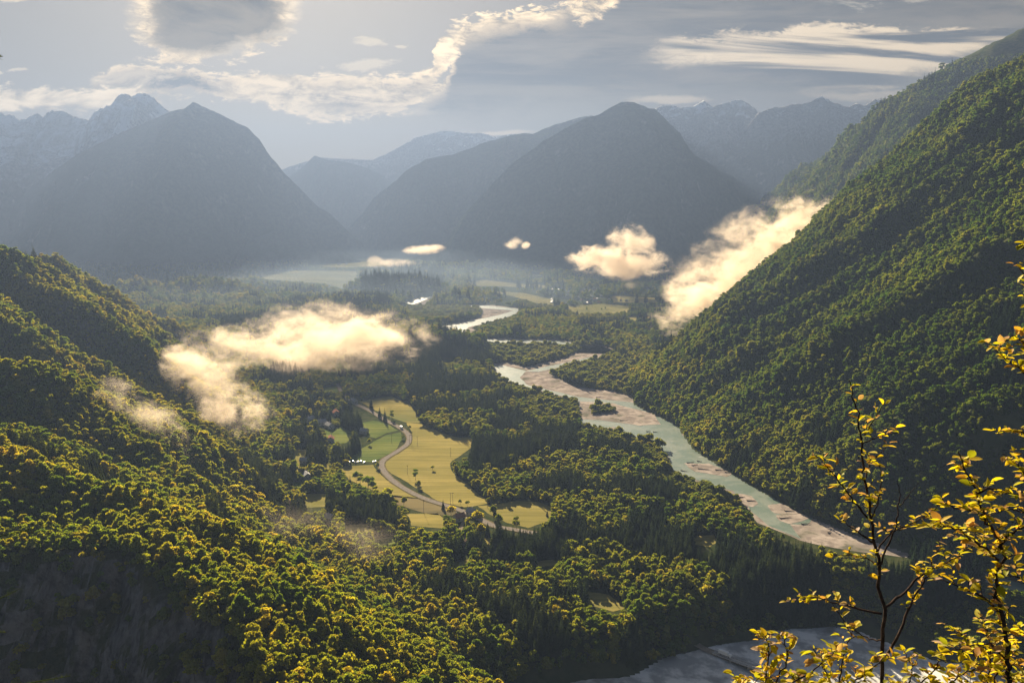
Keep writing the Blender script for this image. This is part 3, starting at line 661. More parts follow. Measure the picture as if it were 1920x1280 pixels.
# ------------------------------------------------------------------ trees
def quads(C, Nn, size, rnd, asp=1.0):
    """one leaf-cluster quad per centre, roughly facing its normal"""
    n = len(C); t = rnd.normal(size=(n, 3)); t -= Nn * (t * Nn).sum(1)[:, None]; t /= np.linalg.norm(t, axis=1)[:, None] + 1e-9
    b = np.cross(Nn, t); s = size * rnd.uniform(.6, 1.25, (n, 1)); a = t * s; b = b * s * asp
    k = rnd.uniform(-.25, .25, (n, 1)) * s * Nn
    V = np.stack([C - a - b + k, C + a - b * .8 - k, C + a * .9 + b + k, C - a * .8 + b - k], 1).reshape(-1, 3)
    return V, np.arange(n * 4).reshape(-1, 4)
def crown_broadleaf(seed, h=15., r=4.6, lobes=13, n=620, size=.62, tall=1.0):
    rnd = np.random.default_rng(seed); C = []; N = []
    cz = h * .62; ez = h * .36 * tall; L = []
    for k in range(lobes):
        a = rnd.uniform(0, 2 * math.pi); v = rnd.uniform(-.75, 1.); rr = math.sqrt(max(0, 1 - v * v)) * rnd.uniform(.45, .80)
        L.append((r * rr * math.cos(a), r * rr * math.sin(a), cz + ez * v * .78, rnd.uniform(.34, .55) * r))
    L.append((0, 0, cz + ez * .5, r * .5)); L.append((0, 0, cz - ez * .1, r * .62))
    w = np.array([l[3] ** 2 for l in L]); cnt = (w / w.sum() * n).astype(int)
    for (x, y, z, q), m in zip(L, cnt):
        d = rnd.normal(size=(m, 3)); d /= np.linalg.norm(d, axis=1)[:, None]; d[:, 2] = np.where(d[:, 2] < -.3, -d[:, 2] * .5, d[:, 2])
        rad = q * rnd.uniform(.72, 1.12, (m, 1)); p = np.array([x, y, z]) + d * rad * np.array([1, 1, .85])
        nn = d + rnd.normal(size=(m, 3)) * .85; nn /= np.linalg.norm(nn, axis=1)[:, None]; C.append(p); N.append(nn)
    return quads(np.concatenate(C), np.concatenate(N), size, rnd)
def crown_spruce(seed, h=22., r=3.4, n=520):
    rnd = np.random.default_rng(seed); t = 1 - np.sqrt(rnd.uniform(.0004, 1, n)); tier = np.round(t * 15) / 15
    t = np.clip(t * .35 + tier * .65 + rnd.normal(size=n) * .006, .0, .985)
    a = rnd.uniform(0, 2 * math.pi, n); k = (1 - t) ** .9
    lobe = 1 + .22 * np.sin(a * 3 + tier * 40) + .15 * np.sin(a * 7 + tier * 90)
    q = rnd.uniform(.35, 1.0, n) ** .6
    rr = r * k * q * lobe; z = h * (.10 + .9 * t) - rr * .32
    C = np.stack([rr * np.cos(a), rr * np.sin(a), z], 1)
    N = np.stack([np.cos(a) * .45, np.sin(a) * .45, np.ones(n)], 1) + rnd.normal(size=(n, 3)) * .28; N /= np.linalg.norm(N, axis=1)[:, None]
    V, F = quads(C, N, .55, rnd); V = V.reshape(-1, 4, 3); c = V.mean(1, keepdims=True); V = c + (V - c) * (.42 + 1.0 * k[:, None, None]); V = V.reshape(-1, 3)
    # leader
    b = len(V); V = np.concatenate([V, [[-.25, 0, h * .93], [.25, 0, h * .93], [.05, 0, h * 1.03], [-.05, 0, h * 1.03], [0, -.25, h * .93], [0, .25, h * .93], [0, .05, h * 1.03], [0, -.05, h * 1.03]]])
    F = np.concatenate([F, [[b, b + 1, b + 2, b + 3], [b + 4, b + 5, b + 6, b + 7]]]); return V, F
def trunk_mesh(h, r, spruce=False, seed=0):
    rnd = random.Random(seed); mb = MB(); top = h * (.9 if spruce else .6)
    mb.tube([(0, 0, -.8), (rnd.uniform(-.1, .1), 0, h * .2), (rnd.uniform(-.2, .2), rnd.uniform(-.2, .2), h * .42), (0, 0, top)], [r * 1.25, r, r * .75, r * .15], 6)
    if not spruce:
        for k in range(5):
            a = 2.4 * k; z0 = h * (.3 + .06 * k); q = h * .22
            mb.tube([(0, 0, z0), (q * .5 * math.cos(a), q * .5 * math.sin(a), z0 + h * .1), (q * math.cos(a), q * math.sin(a), z0 + h * .24)], [r * .5, r * .32, r * .1], 4)
    return mb.mesh('trunk', True)

BL = []; SPR = []
for s, (h, r, lb, n, tl) in enumerate([(15, 4.7, 13, 700, 1.), (17, 4.3, 12, 700, 1.15), (13, 4.9, 12, 640, .9), (16, 5.2, 16, 820, 1.), (18, 3.7, 10, 600, 1.2)]):
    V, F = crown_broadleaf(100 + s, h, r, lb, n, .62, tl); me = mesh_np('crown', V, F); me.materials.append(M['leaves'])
    tm = trunk_mesh(h, .22, False, s); tm.materials.append(M['bark']); BL.append((me, tm, h))
for s, (h, r, n) in enumerate([(22, 3.5, 620), (19, 3.1, 540), (25, 3.8, 700)]):
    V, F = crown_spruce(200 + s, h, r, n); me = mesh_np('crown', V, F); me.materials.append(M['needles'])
    tm = trunk_mesh(h, .24, True, s); tm.materials.append(M['bark']); SPR.append((me, tm, h))
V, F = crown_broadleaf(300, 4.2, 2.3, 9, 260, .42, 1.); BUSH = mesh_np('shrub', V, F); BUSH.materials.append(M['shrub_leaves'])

def place_tree(kind, X, Y, Z, sc, rz, idx, label, group):
    spr = kind == 'spruce'; me, tm, h = (SPR if spr else BL)[idx % (3 if spr else 5)]
    o = thing('spruce_tree' if spr else 'broadleaf_tree', (X, Y, Z), label, 'tree', group, rz); o.scale = (sc, sc, sc)
    a = bpy.data.objects.new('crown', me); COL.objects.link(a); a.parent = o
    b = bpy.data.objects.new('trunk', tm); COL.objects.link(b); b.parent = o
    return a

HOUSES = [(887, 966, 8, 12, 4.5, .9, 'grey roofed white farmhouse beside the road below the yellow meadow', 'roof_grey'), (874, 1019, 9, 12, 3.2, .3, 'low dark roofed barn at the edge of the small glade', 'dark_wood'),
    (861, 975, 8, 10, 4.5, 2.2, 'small house half hidden by trees left of the farmhouse', 'roof_tile'), (630, 778, 9, 12, 5, .4, 'house left of the valley road among dark trees, uppermost of the hamlet', 'roof_tile'),
    (604, 796, 9, 12, 5, 1.9, 'house at the upper left of the hamlet with tiled roof', 'roof_grey'), (618, 802, 9, 13, 5, .7, 'house in the middle of the hamlet left of the green meadow', 'roof_grey'),
    (582, 790, 9, 12, 5, 2.6, 'leftmost house of the hamlet at the forest edge', 'roof_grey'), (683, 812, 8, 10, 4.5, 1.2, 'small house at the right edge of the hamlet beside the meadow', 'roof_grey'),
    (620, 828, 9, 12, 5, .2, 'white house on the lawn at the bottom of the hamlet', 'roof_tile'), (572, 868, 8, 11, 4.5, 1.5, 'house in the narrow sunlit glade among spruces', 'roof_grey'),
    (575, 896, 8, 11, 4.5, .5, 'house just below the narrow glade', 'roof_grey'), (548, 952, 8, 11, 4.5, 2.0, 'house in the small glade nearer the wooded hill', 'roof_tile'), (617, 975, 8, 10, 4.5, 1.0, 'lone house under the spruces above the misty trees', 'roof_grey'),
    (663, 755, 8, 11, 4.5, .9, 'house beside the road where it enters the wood', 'roof_grey')]
_rv = random.Random(5)
FARV = [(_rv.uniform(1035, 1125), _rv.uniform(543, 572)) for k in range(34)] + [(_rv.uniform(1100, 1180), _rv.uniform(552, 566)) for k in range(8)] + [(_rv.uniform(655, 790), _rv.uniform(660, 675)) for k in range(12)]
FARW = [(237, 499), (252, 499), (275, 501), (384, 493), (396, 491), (408, 493), (520, 508), (545, 508), (556, 507), (620, 480), (636, 496), (650, 496), (500, 535), (520, 538), (365, 518), (615, 541), (705, 502), (716, 502)]
# where woodland grows ------------------------------------------------
SHRUBS = [[(1000, 730), (1085, 745), (1085, 790), (1090, 800), (1010, 790), (985, 760)], [(1090, 680), (1140, 660), (1190, 680), (1190, 745), (1150, 735), (1080, 722), (1030, 702)],
          [(905, 645), (1080, 650), (1090, 660), (1060, 672), (985, 685), (925, 678)], [(770, 575), (900, 575), (905, 590), (820, 605), (760, 600)], [(1100, 762), (1160, 762), (1150, 775), (1100, 780)],
          [(1240, 830), (1265, 870), (1340, 915), (1400, 965), (1350, 960), (1230, 900), (1200, 860)]]
CONIF = [[(770, 640), (930, 640), (960, 740), (900, 800), (860, 815), (800, 800), (760, 750)], [(380, 830), (520, 850), (640, 860), (650, 960), (520, 1000), (400, 960)],
         [(1250, 1000), (1920, 1040), (1920, 1180), (1250, 1180)], [(850, 800), (1080, 800), (1100, 930), (900, 940)], [(400, 600), (700, 580), (780, 700), (600, 720)],
         [(680, 505), (830, 505), (830, 560), (680, 560)], [(580, 740), (680, 760), (680, 860), (560, 860)], [(900, 940), (1250, 960), (1250, 1060), (900, 1060)]]
OPEN_LOW = [[(950, 1290), (1040, 1240), (1110, 1212), (1160, 1232), (1180, 1250), (1250, 1238), (1290, 1225), (1290, 1180), (1345, 1172), (1370, 1205), (1400, 1188), (1500, 1178), (1640, 1165), (1750, 1138), (1960, 1130), (1960, 1400), (950, 1400)]]
RIVPOLY = GRAVELS + [WATERS[5]]
def kept_open(px, py):
    m = np.zeros(np.shape(px), bool)
    for _, p in FIELDS: m |= in_poly(px, py, p)
    for p in RIVPOLY: m |= in_poly(px, py, p)
    for h_ in HOUSES: m |= np.hypot(px - h_[0], py - h_[1] - 4) < 9
    return m
_rp = []
for a, b in zip(ROAD_PX[:-1], ROAD_PX[1:]): _rp.append((a, b))
def near_road(px, py, w=7):
    m = np.zeros(np.shape(px), bool)
    for (x0, y0), (x1, y1) in _rp[3:17]:
        dx, dy = x1 - x0, y1 - y0; t = np.clip(((px - x0) * dx + (py - y0) * dy) / (dx * dx + dy * dy), 0, 1)
        m |= np.hypot(px - x0 - t * dx, py - y0 - t * dy) < w
    return m

def grid(y0, y1, sp):
    ys = np.arange(y0, y1, sp); out = []
    for y in ys:
        w = y * .74 + 60; xs = np.arange(-w, w, sp); out.append(np.stack([xs, np.full(len(xs), y)], 1))
    P = np.concatenate(out); P += RNG.uniform(-.46, .46, P.shape) * sp; return P
def scatter():
    res = []
    for (y0, y1, sp, sc0) in ((255, 900, 4.1, .57), (900, 1700, 4.8, .64), (1700, 2700, 7., .80), (2700, 4900, 13., 1.2)):
        P = grid(y0, y1, sp); X, Y = P[:, 0], P[:, 1]
        g, l, r, rr = parts_h(X, Y); A = np.stack([g, l, r, rr]); who = A.argmax(0); Z = A.max(0)
        ex = H(X + 3, Y) - Z; ey = H(X, Y + 3) - Z; slope = np.hypot(ex, ey) / 3
        px, py, dep = project(X, Y, Z)
        sc = sc0 * np.clip(RNG.lognormal(-.06, .27, len(X)), .45, 1.55) * (1 + .25 * fbm(X / 50, Y / 50, 91, 2) * 2)
        valley = who == 0
        # species
        cn = fbm(X / 70, Y / 70, 95, 3)
        con = cn > np.where(valley, .13, .24)
        for p in CONIF: con |= in_poly(px, py, p) & valley & (cn > -.07)
        con &= ~((who == 1) & (Y < 560)); con |= in_poly(px, py, [(385, 870), (460, 860), (520, 900), (530, 1010), (440, 1010), (385, 980)]) & (cn > -.12)
        shrub = np.zeros(len(X), bool)
        for p in SHRUBS: shrub |= in_poly(px, py, p) & valley
        sc = np.where(con, sc * 1.22, sc); hgt = np.where(con, 22., 15.) * sc; hgt = np.where(shrub, 4.5, hgt)
        tx, ty, _ = project(X, Y, Z + hgt); mx, my, _ = project(X, Y, Z + hgt * .55)
        ok = np.ones(len(X), bool)
        fl = valley & (Z > -3) & (Z < 14)
        ok &= ~(fl & (kept_open(px, py) | kept_open(tx, ty) | kept_open(mx, my)))
        ok &= ~(fl & (near_road(px, py, 8) | near_road(mx, my, 6) | near_road(tx, ty, 5)))
        low = Z < BEDZ(X) + 3
        for p in OPEN_LOW: ok &= ~(low & (in_poly(px, py, p) | in_poly(tx, ty, p)))
        # gaps and glades
        ok &= RNG.uniform(size=len(X)) > np.where((who == 1) & (Y < 640), np.where(slope > 1.9, .80, np.where(slope > 1.3, .5, .04)), .02)
        ok &= ~((who == 1) & (Z < -20)) & (Z < 760)
        ok &= (px > -160) & (px < 2080) & (ty < 1420) & (Y > 200)
        # keep village clearings thin
        vill = (in_poly(px, py, [(540, 740), (700, 740), (700, 900), (540, 900)])) & valley
        ok &= ~(vill & (fbm(X / 28, Y / 28, 99, 2) > .06))
        for a_, b_ in FARV + FARW: ok &= ~(valley & (np.abs(px - a_) < 5) & (py > b_ - 1) & (py < b_ + 6))
        v2 = in_poly(px, py, [(900, 540), (1240, 545), (1240, 600), (900, 585)]) & valley
        ok &= ~(v2 & (fbm(X / 60, Y / 60, 97, 2) > .02))
        idx = np.where(ok)[0]
        res.append(np.stack([X[idx], Y[idx], Z[idx] - .3, sc[idx], con[idx].astype(float), shrub[idx].astype(float), who[idx].astype(float), hgt[idx]], 1))
    return np.concatenate(res)
TR = scatter()
# single trees standing in the meadows (photo pixel of the base, height, kind)
SOLO = [(857, 0, 0)]
px, py, dep = project(TR[:, 0], TR[:, 1], TR[:, 2] + TR[:, 7] * .8)
def visible(T_):
    """clear line of sight over the terrain to the top of the crown"""
    n = len(T_); vis = np.ones(n, bool); tgt = np.stack([T_[:, 0], T_[:, 1], T_[:, 2] + T_[:, 7]], 1)
    for t in np.linspace(.25, .985, 60):
        q = tgt * t; q[:, 2] = CAMZ + (tgt[:, 2] - CAMZ) * t
        h = H(q[:, 0], q[:, 1]); vis &= ~((h + np.where(np.hypot(*(q - tgt)[:, :2].T) > 18, 5., 0)) > q[:, 2])
    return vis
inv = (px > -12) & (px < 1932) & (py > 0) & (py < 1292) & (TR[:, 5] == 0)
def region(x, y, who, Z):
    if who == 1:
        return 'the shaded cliff top at the lower left' if Z > 60 and y > 960 else 'the lower left wooded slope'
    if who == 2: return 'the steep right hillside above the river'
    return 'the terrace above the shaded riverbed' if y > 1080 else 'the wooded valley floor below the meadows'
SINGLE = np.zeros(len(TR), bool); PROTO = {}
for kind, code, maxn in (('broadleaf', 0, 300), ('spruce', 1, 300)):
    cand = np.where(inv & (TR[:, 4] == code))[0]; app = TR[cand, 7] / dep[cand]; cand = cand[np.argsort(-app)][:maxn * 3]
    cand = cand[visible(TR[cand])][:maxn]; SINGLE[cand] = True
    for k, i in enumerate(cand):
        x, y, z, sc, _, _, who, hh = TR[i]; w = region(px[i], py[i], int(who), z)
        kd = 'dark spruce tree' if code else 'yellow green broadleaf tree'
        a = place_tree(kind, x, y, z, sc, random.uniform(0, 6.28), k, f'{kd} standing among others on {w}' if 'woods' not in w else f'{kd} standing among others in {w}',
                   ('spruces' if code else 'broadleaf trees') + ' on ' + w)
        PROTO.setdefault((code, k % (3 if code else 5)), a)
# the rest: two woods, one per kind, instanced from the real trees' crowns
def gn_instances(name, rows, protos, label, cat):
    me = bpy.data.meshes.new(name); n = len(rows); me.vertices.add(n); me.vertices.foreach_set('co', rows[:, :3].astype(np.float32).ravel())
    at_ = me.attributes.new('sc', 'FLOAT_VECTOR', 'POINT'); s = rows[:, 3]; w = s * RNG.uniform(.88, 1.18, n); at_.data.foreach_set('vector', np.stack([w, w, s], 1).astype(np.float32).ravel())
    ar = me.attributes.new('rz', 'FLOAT_VECTOR', 'POINT'); rz = RNG.uniform(0, 6.28, n); ar.data.foreach_set('vector', np.stack([RNG.normal(0, .05, n), RNG.normal(0, .05, n), rz], 1).astype(np.float32).ravel())
    ai = me.attributes.new('which', 'INT', 'POINT'); ai.data.foreach_set('value', RNG.integers(0, len(protos), n).astype(np.int32))
    o = link(name, me); ng = bpy.data.node_groups.new(name, 'GeometryNodeTree')
    ng.interface.new_socket('Geometry', in_out='INPUT', socket_type='NodeSocketGeometry'); ng.interface.new_socket('Geometry', in_out='OUTPUT', socket_type='NodeSocketGeometry')
    N, Lk = ng.nodes, ng.links; gi = N.new('NodeGroupInput'); go = N.new('NodeGroupOutput'); ip = N.new('GeometryNodeInstanceOnPoints'); jn = N.new('GeometryNodeGeometryToInstance')
    for p in reversed(protos):
        oi = N.new('GeometryNodeObjectInfo'); oi.transform_space = 'ORIGINAL'; oi.inputs['Object'].default_value = p; oi.inputs['As Instance'].default_value = True
        Lk.new(oi.outputs['Geometry'], jn.inputs[0])
    jn2 = N.new('GeometryNodeJoinGeometry')
    for l in list(ng.links):
        if l.to_node == jn: f = l.from_socket; ng.links.remove(l); Lk.new(f, jn2.inputs[0])
    Lk.new(gi.outputs[0], ip.inputs['Points']); Lk.new(jn2.outputs[0], ip.inputs['Instance']); ip.inputs['Pick Instance'].default_value = True
    for nm, ty, sock in (('sc', 'FLOAT_VECTOR', 'Scale'), ('which', 'INT', 'Instance Index')):
        na = N.new('GeometryNodeInputNamedAttribute'); na.data_type = ty; na.inputs['Name'].default_value = nm; Lk.new(na.outputs['Attribute'], ip.inputs[sock])
    na = N.new('GeometryNodeInputNamedAttribute'); na.data_type = 'FLOAT_VECTOR'; na.inputs['Name'].default_value = 'rz'
    er = N.new('FunctionNodeEulerToRotation'); Lk.new(na.outputs['Attribute'], er.inputs[0]); Lk.new(er.outputs[0], ip.inputs['Rotation'])
    N.remove(jn); Lk.new(ip.outputs[0], go.inputs[0]); md = o.modifiers.new('woodland', 'NODES'); md.node_group = ng
    return tag(o, label, cat, None, 'stuff')
rest = TR[~SINGLE]
gn_instances('broadleaf_forest', rest[(rest[:, 4] == 0) & (rest[:, 5] == 0)], [PROTO[(0, k)] for k in range(5)], 'green and yellowing broadleaf woodland covering hillsides and valley floor', 'forest')
gn_instances('spruce_forest', rest[(rest[:, 4] == 1) & (rest[:, 5] == 0)], [PROTO[(1, k)] for k in range(3)], 'dark spruce woodland mixed through the valley and slopes', 'forest')
print('TREES', len(TR), SINGLE.sum(), (TR[:, 5] == 1).sum())
SHR = TR[TR[:, 5] == 1]
# ------------------------------------------------------------------ shrubs by the river and single trees in the meadows
def place_shrub(X, Y, Z, sc, label, group=None):
    o = tag(link('willow_shrub', BUSH), label, 'shrub', group); o.location = (X, Y, Z); o.scale = (sc, sc * RNG.uniform(.9, 1.2), sc); o.rotation_euler.z = random.uniform(0, 6); return o
LOWSH = [(1728, 1152), (1768, 1144), (1800, 1150), (1835, 1158), (1465, 1185), (1500, 1176), (1560, 1176), (1605, 1190), (1000, 1262), (1030, 1250), (1650, 1166), (1690, 1160), (1880, 1150), (1345, 1205), (1300, 1172), (1268, 1218), (1700, 1195), (1745, 1190), (1200, 1236), (1180, 1226)]
_shr = None
for k, (a, b) in enumerate(LOWSH):
    x, y = ground(a, b, -22.); x, y = ground(a, b, float(BEDZ(x)))
    _shr = place_shrub(float(x), float(y), float(BEDZ(x)), random.uniform(.8, 1.7), 'round green shrub growing at the edge of the shaded riverbed', 'shrubs on the shaded riverbed')
def shrub_rows():
    P = grid(800, 2600, 3.6); X, Y = P[:, 0], P[:, 1]; px, py, d = project(X, Y, 0 * X); m = np.zeros(len(X), bool)
    for p in SHRUBS: m |= in_poly(px, py, p)
    for p in GRAVELS[:1] + [GRAVELS[1], GRAVELS[2], GRAVELS[3]]: m &= ~in_poly(px, py, p)
    isl = in_poly(px, py, [(1106, 762), (1150, 765), (1155, 772), (1110, 778)]); m |= isl
    m &= fbm(X / 22, Y / 22, 131, 3) > -.20; m &= H(X, Y) < 6
    edge = np.zeros(len(X), bool); hull = in_poly(px, py, [(635, 775), (700, 745), (790, 745), (900, 815), (925, 948), (860, 962), (635, 925)])
    for k in (4, 9, 14, 19, 24): edge |= kept_open(px, py - k)
    m |= edge & ~hull & ~kept_open(px, py) & ~kept_open(px, py - 2) & (H(X, Y) < 14) & ~near_road(px, py, 6)
    # thin willows along the banks
    q = np.zeros(len(X), bool)
    for dx, dy in ((0, 5), (0, -5), (6, 0), (-6, 0), (5, 4), (-5, 4)):
        q |= in_poly(px + dx, py + dy, GRAVELS[0])
    q &= ~in_poly(px, py, GRAVELS[0]) & (RNG.uniform(size=len(X)) < .65) & (H(X, Y) < 4); m |= q
    n = m.sum(); s = RNG.uniform(.55, 1.5, n) * (1 + 1.1 * (RNG.uniform(size=n) < .08))
    return np.stack([X[m], Y[m], 0 * X[m], s, 0 * s, 0 * s, 0 * s, 0 * s], 1)
gn_instances('riverside_shrubs', shrub_rows(), [_shr], 'low pale green willow scrub along the river banks', 'scrub')
SOLO = [(768, 806, 7, 0, 'dark round bush in the meadow beside the upper road bend'), (779, 899, 13, 0, 'lone broadleaf tree at the edge of the road in the yellow meadow'),
        (811, 881, 6, 0, 'small lone tree in the middle of the yellow meadow'), (786, 913, 8, 0, 'dark leaning bush beside the road below the lone tree'),
        (696, 766, 19, 1, 'single dark spruce at the head of the upper meadow'), (722, 790, 20, 1, 'tallest spruce beside the road above the meadow'), (712, 782, 17, 1, 'shorter spruce beside the road above the meadow'),
        (735, 786, 14, 0, 'broadleaf tree next to the spruces above the meadow'), (657, 918, 17, 1, 'pointed dark tree at the left edge of the lower meadow'), (668, 902, 12, 0, 'broadleaf tree in the clump in the lower meadow'),
        (676, 908, 13, 0, 'right-hand broadleaf tree of the clump in the lower meadow'), (690, 915, 15, 0, 'bushy tree in the lower meadow left of the ploughed strip'), (699, 922, 13, 0, 'broad tree at the lower left corner of the ploughed strip'),
        (704, 934, 14, 0, 'tree standing below the lower left meadow'), (728, 936, 14, 0, 'tree between the lower meadow and the ploughed strip'), (757, 948, 10, 0, 'rounded tree on the ploughed strip'),
        (831, 955, 11, 1, 'small spruce beside the road near the farmhouse'), (846, 968, 12, 0, 'bushy tree left of the farmhouse'), (925, 968, 12, 0, 'dark tree in the meadow right of the farmhouse'), (928, 966, 12, 1, 'spruce in the meadow right of the farmhouse'),
        (895, 982, 15, 0, 'broadleaf tree below the farmhouse'), (935, 985, 12, 0, 'broadleaf tree beside the lower road'), (968, 992, 13, 0, 'broad tree standing by the end of the road'), (1026, 968, 8, 1, 'slim spruce at the right edge of the meadow'),
        (1391, 975, 20, 1, 'tall pointed spruce in front of the gravel bar'), (1405, 978, 15, 1, 'shorter spruce beside the tall one in front of the gravel bar'), (876, 948, 6, 0, 'bush in the corner where the farm track meets the meadow'),
        (863, 946, 6, 0, 'low bush beside the farm track'), (1100, 583, 13, 0, 'dark tree in the pale far meadow'), (1128, 582, 8, 0, 'bush in the pale far meadow'), (1083, 588, 14, 1, 'spruce at the near edge of the far meadow'), (1135, 580, 9, 0, 'bush at the middle of the far meadow')]
for k, (a, b, h, con, lab) in enumerate(SOLO):
    x, y = ground(a, b); src = (SPR if con else BL)[k % 3][2]
    place_tree('spruce' if con else 'broadleaf', float(x), float(y), 0, h / src, k * 1.3, k % 3, lab, None)

# ------------------------------------------------------------------ buildings
def house(px, py, w, l, h, rz, label, group=None, roof='roof_tile', z=0.0, shared={}, simple_=False):
    x, y = ground(px, py, z); o = thing('house', (float(x), float(y), z + .05), label, 'house', group, rz); key = (w, l, h, roof)
    if key not in shared:
        a = MB(); rh = w * .36
        a.add([(-w / 2, -l / 2, -.5), (w / 2, -l / 2, -.5), (w / 2, l / 2, -.5), (-w / 2, l / 2, -.5), (-w / 2, -l / 2, h), (w / 2, -l / 2, h), (w / 2, l / 2, h), (-w / 2, l / 2, h), (0, -l / 2, h + rh), (0, l / 2, h + rh)],
              [(0, 1, 5, 4), (2, 3, 7, 6), (1, 2, 6, 5), (3, 0, 4, 7), (4, 5, 8), (6, 7, 9)])
        r_ = MB(); e = .7; th = .18; s = rh / (w / 2)
        for sg in (-1, 1):
            x1 = sg * (w / 2 + e); z1 = h - e * s
            v = [(0, -l / 2 - e, h + rh + .02), (x1, -l / 2 - e, z1 + .02), (x1, l / 2 + e, z1 + .02), (0, l / 2 + e, h + rh + .02)]; v += [(p[0], p[1], p[2] + th) for p in v]
            r_.add(v, [(0, 1, 2, 3), (7, 6, 5, 4), (0, 4, 5, 1), (1, 5, 6, 2), (2, 6, 7, 3), (3, 7, 4, 0)])
        c = MB(); c.box((w * .2, l * .2, h + rh + .2), (.7, .7, 1.8))
        wn = []
        for sx in (-1, 1):
            for k in range(max(2, int(l / 3.5))):
                q = MB(); q.box((sx * (w / 2 + .02), -l / 2 + (k + .5) * l / max(2, int(l / 3.5)), h * .55), (.08, 1.0, 1.2)); wn.append(q)
        for sy in (-1, 1):
            for k in range(2):
                q = MB(); q.box(((k - .5) * w * .45, sy * (l / 2 + .02), h * .55), (1.0, .08, 1.2)); wn.append(q)
        d = MB(); d.box((w * .0, -l / 2 - .03, 1.05), (1.1, .1, 2.1))
        ms = [('wall', a.mesh('wall'), 'white_wall'), ('roof', r_.mesh('roof'), roof), ('chimney', c.mesh('chimney'), 'concrete'), ('door', d.mesh('door'), 'dark_wood')] + [('window', q.mesh('window'), 'glass') for q in wn]
        for _, me, mm in ms: me.materials.append(M[mm])
        shared[key] = ms
    rf = None
    for nm, me, mm in shared[key]:
        if simple_ and nm in ('window', 'door', 'chimney'): continue
        q = bpy.data.objects.new(nm, me); COL.objects.link(q); q.parent = o
        if nm == 'roof': rf = q
        if nm == 'chimney': q.parent = rf
    return o
for a in HOUSES: house(*a[:7], roof=a[7])
for k, (a, b) in enumerate(FARV): house(a, b, *((7, 10, 4.2), (8, 12, 4.5))[k % 2], (k * 1.7) % 3.1, 'tiny pale house among the trees of the far village across the river', 'houses of the far village', roof=('roof_grey', 'roof_tile')[k % 5 == 0], simple_=True)
for k, (a, b) in enumerate(FARW): house(a, b, *((11, 22, 5.0), (9, 15, 5.))[k % 2], (k * 1.1) % 3.1, 'pale building at the foot of the left mountain across the far fields', 'far buildings below the left mountain', roof='roof_grey', simple_=True)

# ------------------------------------------------------------------ poles
def pole(px, py, h, label, frame=False, lamp=False):
    x, y = ground(px, py); o = thing('utility_pole', (float(x), float(y), 0), label, 'pole', None, .25)
    if frame:
        for s in (-1.3, 1.3):
            b = MB(); b.tube([(s, 0, -.5), (s * .75, 0, h)], [.2, .13], 8); b.build('post', M['dark_wood'], o)
        b = MB(); b.box((0, 0, h * .93), (5.0, .22, .25)); c = b.build('crossarm', M['dark_wood'], o)
    else:
        b = MB(); b.tube([(0, 0, -.5), (0, 0, h)], [.19, .12], 8); b.build('post', M['dark_wood'], o)
        b = MB(); b.box((0, .16, h * .95), (2.0, .15, .18)); c = b.build('crossarm', M['dark_wood'], o)
    for s in (-.9, 0, .9):
        b = MB(); b.tube([(s * (2.2 if frame else 1), .16 if not frame else 0, h * .95), (s * (2.2 if frame else 1), .16 if not frame else 0, h * .95 + .35)], [.07, .05], 6); b.build('insulator', M['glass'], c)
    return o
for a in ((734.5, 831, 13, 'wooden pole left of the road bend in the upper meadow'), (782.5, 836, 13, 'wooden pole standing right of the road bend'), (845, 857, 13, 'wooden pole alone near the wood edge of the yellow meadow'),
          (764, 889, 11, 'thin pole beside the road near the lone tree'), (794.5, 961, 14, 'tall pole at the edge of the ploughed strip'), (913.5, 951, 12, 'pole where the farm track meets the dark wood')): pole(*a)
pole(770, 832, 13, 'double wooden pole beside the outside of the road bend', True); pole(847, 945, 13, 'double wooden pole beside the road near the farmhouse', True)

# ------------------------------------------------------------------ vehicles
def vehicle(name, loc, rz, L_, W_, Hh, label, cat, group=None, box=False, cache={}):
    o = thing(name, loc, label, cat, group, rz); key = (L_, W_, Hh, box)
    if key not in cache:
        a = MB(); ms = []
        if box:
            a.box((-L_ * .12, 0, Hh * .58 + .2), (L_ * .72, W_, Hh * .78)); ms.append(('cargo_box', a, 'paint_white')); c = MB(); c.box((L_ * .37, 0, Hh * .42 + .1), (L_ * .22, W_ * .94, Hh * .55), 0, .9); ms.append(('cab', c, 'paint_white'))
            g = MB(); g.box((L_ * .462, 0, Hh * .52 + .1), (.08, W_ * .78, Hh * .2)); ms.append(('windscreen', g, 'glass')); ch = MB(); ch.box((0, 0, .62), (L_ * .92, W_ * .7, .25)); ms.append(('chassis', ch, 'tyre'))
        else:
            a.box((0, 0, Hh * .38), (L_, W_, Hh * .42), 0, .95); a.box((-L_ * .05, 0, Hh * .76), (L_ * .58, W_ * .88, Hh * .36), 0, .78); ms.append(('body', a, 'paint_white'))
            g = MB(); g.box((L_ * .215, 0, Hh * .74), (.25, W_ * .72, Hh * .24), 0, .8); ms.append(('windscreen', g, 'glass'))
            for s in (-1, 1):
                g = MB(); g.box((-L_ * .05, s * W_ * .41, Hh * .74), (L_ * .42, .1, Hh * .2)); ms.append(('side_window', g, 'glass'))
        for sx in (-.31, .31):
            for sy in (-1, 1):
                w = MB(); r = .34 if not box else .48; w.tube([(sx * L_, sy * (W_ / 2 - .22), r), (sx * L_, sy * (W_ / 2 + .01), r)], r, 14); ms.append(('wheel', w, 'tyre'))
        cache[key] = [(n, m.mesh(n), mm) for n, m, mm in ms]
        for n, me, mm in cache[key]: me.materials.append(M[mm])
    for n, me, mm in cache[key]:
        q = bpy.data.objects.new(n, me); COL.objects.link(q); q.parent = o
    return o
